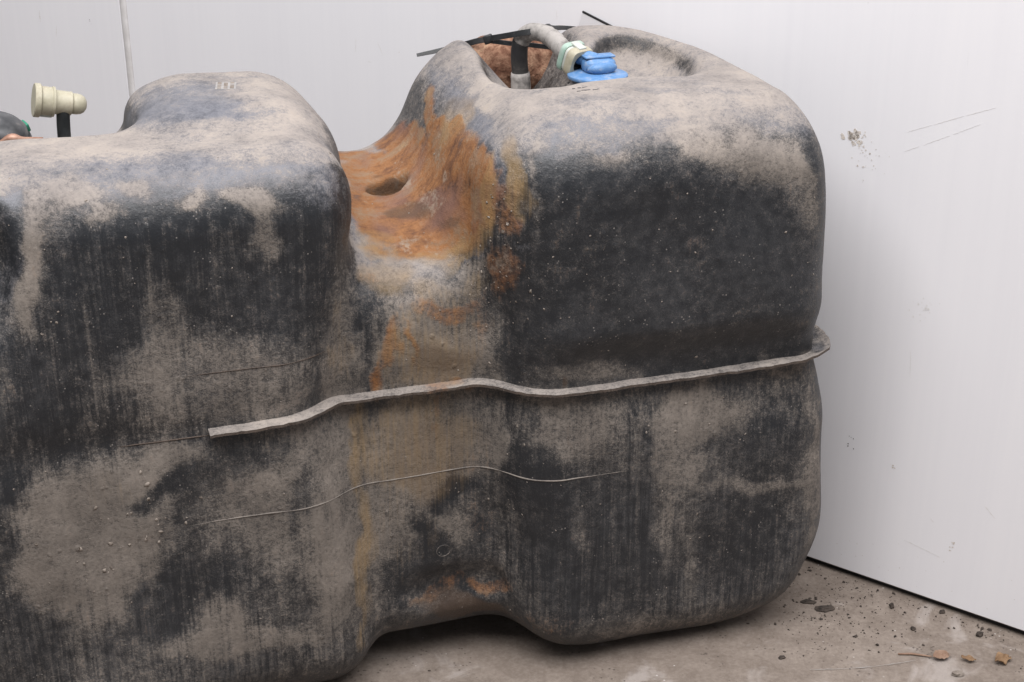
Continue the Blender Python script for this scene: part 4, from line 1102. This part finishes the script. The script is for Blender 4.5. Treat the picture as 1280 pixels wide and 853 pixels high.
obj('dusty_hose_end', sweep('dusty_hose_end', high, hr, 20), M_HOSED, hose)
obj('hose_sleeve', sweep('hose_sleeve', [Vector((0.0443, 0.235, 0.452)) + (Vector((0.0427, 0.235, 0.484)) - Vector((0.0443, 0.235, 0.452))) * (k / 8) for k in range(9)], [0.0088, 0.0092, 0.0090, 0.0093, 0.0090, 0.0092, 0.0089, 0.0090, 0.0084], 20), M_HOSED, hose)

# ---- capped vent connector on its tube at the left
vent = obj('vent_tube', sweep('vent_tube', spline([(-0.3618, 0.200, 0.425), (-0.3622, 0.200, 0.455), (-0.3615, 0.200, 0.478), (-0.3598, 0.200, 0.4945)], 6), 0.0054, 18), M_TUBE, tank)
va = Vector((-0.3417 + 0.3826, 0.004, 0.4927 - 0.5012)).normalized()
vc = empty('vent_connector'); vc.parent = tank
place(vc, (-0.3822, 0.200, 0.5005), va); vc.scale = (0.93, 0.93, 0.93)
o = obj('end_flange', lathe('end_flange', [(0.0, 0.0), (0.0142, 0.0), (0.0148, 0.0008), (0.0148, 0.0048), (0.0140, 0.0056), (0.0, 0.0056)], 36), M_CREAM, vc)
autosmooth(o, 30)
o = obj('latch_ring', lathe('latch_ring', [(0.0, 0.0056), (0.0118, 0.0056), (0.0126, 0.0062), (0.0126, 0.0150), (0.0132, 0.0153), (0.0132, 0.0172), (0.0120, 0.0176), (0.0, 0.0176)], 36), M_CREAM, vc); autosmooth(o, 30)
bm = bevel_box((0.0105, 0.0030, 0.0100), 0.0006, 2); bmesh.ops.rotate(bm, cent=(0, 0, 0), matrix=Matrix.Rotation(0.0, 3, 'Z'), verts=bm.verts)
win = obj('latch_window', bm, M_CREAMG, vc); win.location = (0.0, -0.0118, 0.0108)
lk = obj('latch_tooth', bevel_box((0.0030, 0.006, 0.0030), 0.0006, 2), M_CREAM, vc); lk.location = (0.0128, -0.002, 0.0160)
o = obj('body', lathe('body', [(0.0, 0.0170), (0.0108, 0.0170), (0.0106, 0.0185), (0.0102, 0.0300), (0.0104, 0.0306), (0.0104, 0.0318), (0.0092, 0.0322), (0.0, 0.0322)], 36), M_CREAM, vc); autosmooth(o, 30)
o = obj('dome_cap', lathe('dome_cap', [(0.0, 0.0318), (0.0090, 0.0318), (0.0092, 0.0360), (0.0086, 0.0398), (0.0068, 0.0428), (0.0038, 0.0446), (0.0001, 0.0450)], 36), M_CREAM, vc)

# ---- sender cap with green tab and copper wire at the far left
sd = obj('sender_cap', lathe('sender_cap', [(0.0, -0.052), (0.024, -0.052), (0.024, -0.012), (0.0255, -0.010), (0.0255, 0.0), (0.0250, 0.004), (0.0225, 0.0095), (0.0165, 0.0135), (0.008, 0.0155), (0.0, 0.0160)], 40), M_SENDER, tank)
place(sd, (-0.4125, 0.205, 0.4745), (0.28, -0.18, 1)); sd.scale = (0.92, 0.92, 0.92); autosmooth(sd, 35)
bm = bevel_box((0.0055, 0.010, 0.0085), 0.0012, 2)
gt = obj('green_tab', bm, M_GREEN, sd); gt.location = (0.0215, -0.012, 0.0050); gt.rotation_euler = (0, -0.55, -0.5)
bm = bevel_box((0.013, 0.010, 0.004), 0.001, 2)
rim = obj('cap_lip', sweep('cap_lip', [Vector((0.0262 * math.cos(a), 0.0262 * math.sin(a), 0.0005)) for a in np.linspace(-2.6, 0.4, 24)], 0.0022, 10), M_TUBE, sd)
wire = obj('copper_wire', sweep('copper_wire', spline([(-0.413, 0.174, 0.4735), (-0.404, 0.174, 0.4775), (-0.396, 0.175, 0.4757), (-0.388, 0.178, 0.4745), (-0.379, 0.182, 0.4725)], 8), [0.0016 + 0.0022 * math.exp(-((i - 11) / 6) ** 2) for i in range(33)], 10), M_COPPER, tank)

# ------------------------------------------------------------------ things lying on and behind the tank


def t2w(u, v, z=0.0):
    return Vector((TANK_O[0] + u * CT - v * ST, TANK_O[1] + u * ST + v * CT, z))


# rusted iron bar in the notch
V = []; F = []; n1, n2 = 56, 28
for i in range(n1 + 1):
    t = i / n1; x = -0.070 + 0.140 * t
    e = min(1.0, math.sqrt(max(0.0, 1 - (max(0, abs(t - .5) * 2 - 0.62) / 0.38) ** 2)))
    for k in range(n2):
        a = 2 * math.pi * k / n2
        c, s_ = math.cos(a), math.sin(a)
        q = Vector((x * 40, c * 1.2, s_ * 1.2))
        r = e * (1 + 0.16 * mnoise.noise(q) + 0.08 * mnoise.noise(q * 2.7) + 0.035 * mnoise.noise(q * 7))
        V.append((x + 0.004 * mnoise.noise(q * 1.3), 0.027 * r * c, 0.029 * r * s_))
for i in range(n1):
    for k in range(n2): F.append((i * n2 + k, (i + 1) * n2 + k, (i + 1) * n2 + (k + 1) % n2, i * n2 + (k + 1) % n2))
bar = tag(obj('rusty_bar', pymesh('rusty_bar', V, F), M_RUST), 'thick flaking rusty iron bar lying in the notch behind the hose', 'iron bar')
bar.location = t2w(0.078, 0.292, 0.4745); bar.rotation_euler = (0, 0.03, TH - 0.06)

# black cable tie round the bar and the hose
tie = empty('cable_tie', t2w(0.05, 0.21, 0.50), TH)
tag(tie, 'black plastic cable tie looped round the rusty bar, its pointed tail poking out left', 'cable tie')


def strap(name, ctrl, w, th_, taper0=1.0, taper1=1.0, twist=0.0):
    pts = spline(ctrl, 8); n = len(pts); V = []; F = []
    for i, p in enumerate(pts):
        t = i / (n - 1); ww = w * (1 - (1 - taper0) * max(0, 1 - t * 2.2)) * (1 - (1 - taper1) * max(0, t * 2.2 - 1.2))
        d = (pts[min(i + 1, n - 1)] - pts[max(i - 1, 0)]).normalized()
        s_ = Vector((0, math.sin(twist), math.cos(twist))); s_ = (s_ - d * s_.dot(d)).normalized(); b = d.cross(s_)
        for x, y in ((-1, -1), (1, -1), (1, 1), (-1, 1)): V.append(p + s_ * (x * ww / 2) + b * (y * th_ / 2))
    for i in range(n - 1):
        for k in range(4): F.append((i * 4 + k, i * 4 + (k + 1) % 4, (i + 1) * 4 + (k + 1) % 4, (i + 1) * 4 + k))
    F.append((3, 2, 1, 0)); F.append(tuple((n - 1) * 4 + k for k in range(4)))
    return obj(name, pymesh(name, [v - Vector((0.05, 0.21, 0.50)) for v in V], F), M_TIE, tie, False)


strap('tail', [(-0.0330, 0.318, 0.4872), (-0.0140, 0.315, 0.4905), (-0.0020, 0.312, 0.4930), (0.0099, 0.305, 0.4971), (0.0165, 0.282, 0.5048), (0.0186, 0.256, 0.5115)], 0.0052, 0.0016, 0.55, 1.0, 0.5)
strap('strap', [(0.0186, 0.256, 0.5120), (0.0278, 0.232, 0.5189), (0.0365, 0.2175, 0.5235), (0.0490, 0.213, 0.5258), (0.066, 0.228, 0.5255), (0.0783, 0.250, 0.5190), (0.0950, 0.272, 0.5140), (0.1109, 0.283, 0.5105), (0.1331, 0.286, 0.5072), (0.1500, 0.280, 0.5035)], 0.0050, 0.0016, 1.0, 0.35, 0.35)
strap('strap', [(0.0200, 0.258, 0.5097), (0.0423, 0.259, 0.5054), (0.058, 0.2605, 0.5030), (0.0749, 0.2600, 0.5001), (0.0900, 0.2600, 0.4975), (0.1035, 0.2600, 0.4952)], 0.0042, 0.0016)
hd = obj('head', bevel_box((0.0085, 0.0060, 0.0080), 0.0012, 2), M_TIE, tie); hd.location = Vector((0.0186, 0.255, 0.5118)) - Vector((0.05, 0.21, 0.50)); hd.rotation_euler = (0, -0.35, -0.5)

# white card with a black edge slipped between tank and wall
a, b = wall_pt(-0.158, 0.5145, 0.0022), wall_pt(-0.102, 0.4975, 0.0022)
card = empty('card', a); tag(card, 'pale grey card with a thin black edge slipped upright between tank and wall', 'card')
X = (b - a).normalized(); Zc = Vector((0, 0, 1)); Zc = (Zc - X * Zc.dot(X)).normalized(); Yc = Zc.cross(X)
card.matrix_world = Matrix((X, Yc, Zc)).transposed().to_4x4(); card.matrix_world.translation = a
bm = bevel_box((0.17, 0.0012, 0.13), 0.0003, 1); bmesh.ops.translate(bm, vec=(0.085, 0, -0.0662), verts=bm.verts)
obj('sheet', bm, M_SHEET, card, False)
bm = bevel_box((0.1706, 0.0020, 0.0018), 0.0003, 1); bmesh.ops.translate(bm, vec=(0.085, 0, 0.0), verts=bm.verts)
obj('black_edge', bm, M_GAP, card, False)

# ------------------------------------------------------------------ litter on the floor


def leaf(x, y, L, W, rz, tilt, mat, label, seed, name='dry_leaf'):
    rnd = random.Random(seed); V = []; F = []; n, m = 9, 5
    for i in range(n):
        t = i / (n - 1); w = W * math.sin(math.pi * min(0.97, max(0.04, t))) ** 0.8 * (1 + 0.35 * rnd.uniform(-1, 1))
        for k in range(m):
            s_ = (k / (m - 1) - 0.5)
            z = abs(s_) ** 1.5 * W * 0.5 + 0.25 * W * mnoise.noise(Vector((t * 4, s_ * 3, seed)))
            V.append(((t - .5) * L * 0.82, s_ * w * 0.82, z * 0.82 + 0.002))
    for i in range(n - 1):
        for k in range(m - 1): F.append((i * m + k, (i + 1) * m + k, (i + 1) * m + k + 1, i * m + k + 1))
    o = obj(name, pymesh(name, V, F), mat); md = o.modifiers.new('thick', 'SOLIDIFY'); md.thickness = 0.0004
    o.location = (x, y, FLOOR_Z + 0.0010); o.rotation_euler = (tilt, 0.1, rz)
    return tag(o, label, 'leaf', 'dry leaves on the concrete')


leaf(0.3935, 0.030, 0.020, 0.0125, 0.3, 0.25, M_LEAF2, 'flat pinkish brown leaf scrap beside a thin fallen stalk', 1)
leaf(0.4180, 0.026, 0.016, 0.0080, -0.2, 0.15, M_LEAF, 'small curled brown leaf between the two larger leaf scraps', 2)
leaf(0.4480, 0.026, 0.022, 0.0150, 0.5, 0.45, M_LEAF, 'crumpled yellow brown leaf standing on edge at the lower right', 3)
st_ = tag(obj('leaf_stalk', sweep('leaf_stalk', [Vector((-0.016, 0, 0)), Vector((-0.004, 0.001, 0.0004)), Vector((0.006, 0, 0.0002)), Vector((0.014, -0.002, 0.0006))], [0.0008, 0.001, 0.0009, 0.0006], 8), M_LEAF2), 'thin reddish fallen stalk lying left of the pinkish leaf', 'stalk')
st_.location = (0.372, 0.0335, FLOOR_Z + 0.0012); st_.rotation_euler = (0, 0, -0.1)


def clod(x, y, sx, sy, sz, rz, mat, label, seed, name='dirt_clod', cat='dirt clod', group='dirt clods on the concrete'):
    bm = bmesh.new(); bmesh.ops.create_icosphere(bm, subdivisions=2, radius=1)
    for v in bm.verts:
        k = 1 + 0.45 * mnoise.noise(v.co * 1.4 + Vector((seed, 0, 0))) + 0.34 * mnoise.noise(v.co * 2.9 + Vector((seed, 5, 0)))
        v.co = Vector((v.co.x * k * sx, v.co.y * k * sy, v.co.z * k * sz))
    o = obj(name, bm, mat, None, False); o.location = (x, y, FLOOR_Z + sz * 0.6); o.rotation_euler = (0, 0, rz)
    return tag(o, label, cat, group)


clod(0.3020, 0.109, 0.0098, 0.0046, 0.0022, 0.1, M_DARKDIRT, 'flat black dirt flake near the tank corner, largest of the dark bits', 1)
clod(0.2890, 0.121, 0.0070, 0.0032, 0.0016, -0.1, M_DARKDIRT, 'thin dark flake just behind the largest black flake', 2)
clod(0.3680, 0.112, 0.0024, 0.0024, 0.0034, 0.3, M_DARKDIRT, 'small upright dark crumb midway between tank and wall', 3)
clod(0.4400, 0.066, 0.0036, 0.0030, 0.0026, 0.3, M_DARKDIRT, 'round dark crumb above the crumpled yellow brown leaf', 4)
clod(0.4150, 0.104, 0.0030, 0.0024, 0.0018, 0.3, M_DARKDIRT, 'small dark crumb lying close to the wall gap', 5)
clod(0.3800, 0.076, 0.0026, 0.0022, 0.0018, 0.3, M_DARKDIRT, 'lone dark crumb on clean concrete above the pinkish leaf', 6)
clod(0.4030, 0.005, 0.0055, 0.0036, 0.0026, 0.2, M_CLOD, 'grey brown pebble at the bottom edge below the leaves', 7, 'pebble', 'pebble')
clod(0.2760, 0.176, 0.0090, 0.0050, 0.0020, -0.5, M_BARK, 'reddish brown bark chip tucked where tank and wall meet', 8, 'bark_chip', 'bark chip')
clod(0.2480, 0.030, 0.0036, 0.0024, 0.0016, 0.2, M_DARKDIRT, 'dark crumb in front of the right lobe at the shadow edge', 9)

bm = bmesh.new(); rng = np.random.default_rng(11); cnt = 0
while cnt < 800:
    c = rng.random()
    if c < 0.45: x, y = rng.normal(0.31, 0.035), rng.normal(0.105, 0.035)
    elif c < 0.75:
        t = rng.uniform(-0.02, 0.42); p = wall_pt(t, 0, abs(rng.normal(0, 0.012)) + 0.002); x, y = p.x, p.y
    else: x, y = rng.uniform(-0.35, 0.6), rng.uniform(-0.35, 0.3)
    if x * WN.x + y * WN.y > WOFF - 0.001: continue
    r = min(0.0016, rng.lognormal(math.log(0.00042), 0.55))
    M = Matrix.Translation((x, y, FLOOR_Z + r * 0.4)) @ Matrix.Rotation(rng.uniform(0, 6), 4, 'Z') @ Matrix.Diagonal((r * rng.uniform(.8, 1.8), r, r * rng.uniform(.4, .9), 1))
    vs = bmesh.ops.create_icosphere(bm, subdivisions=1, radius=1, matrix=M)['verts']
    for v in vs: v.co += Vector(rng.normal(0, 0.26 * r, 3))
    cnt += 1
gr = obj('floor_grit', bm, M_DARKDIRT, None, False); tag(gr, 'fine dark grit scattered over the concrete floor along the wall', 'grit', kind='stuff')

# pale scratch across the concrete
V = []; F = []
for k in range(31):
    t = k / 30; x = 0.270 + 0.100 * t; y = 0.011 + 0.015 * t - 0.004 * math.sin(t * 3) + 0.0007 * mnoise.noise(Vector((k * .7, 0, 0)))
    w = 0.00032 * (0.4 + abs(mnoise.noise(Vector((k * .9, 2, 0)))) * 1.6)
    V += [(x, y - w, 0.0014), (x, y + w, 0.0014)]
for k in range(30): F.append((k * 2, k * 2 + 2, k * 2 + 3, k * 2 + 1))
obj('floor_scratch', pymesh('floor_scratch', V, F), M_LABEL, fl, False)
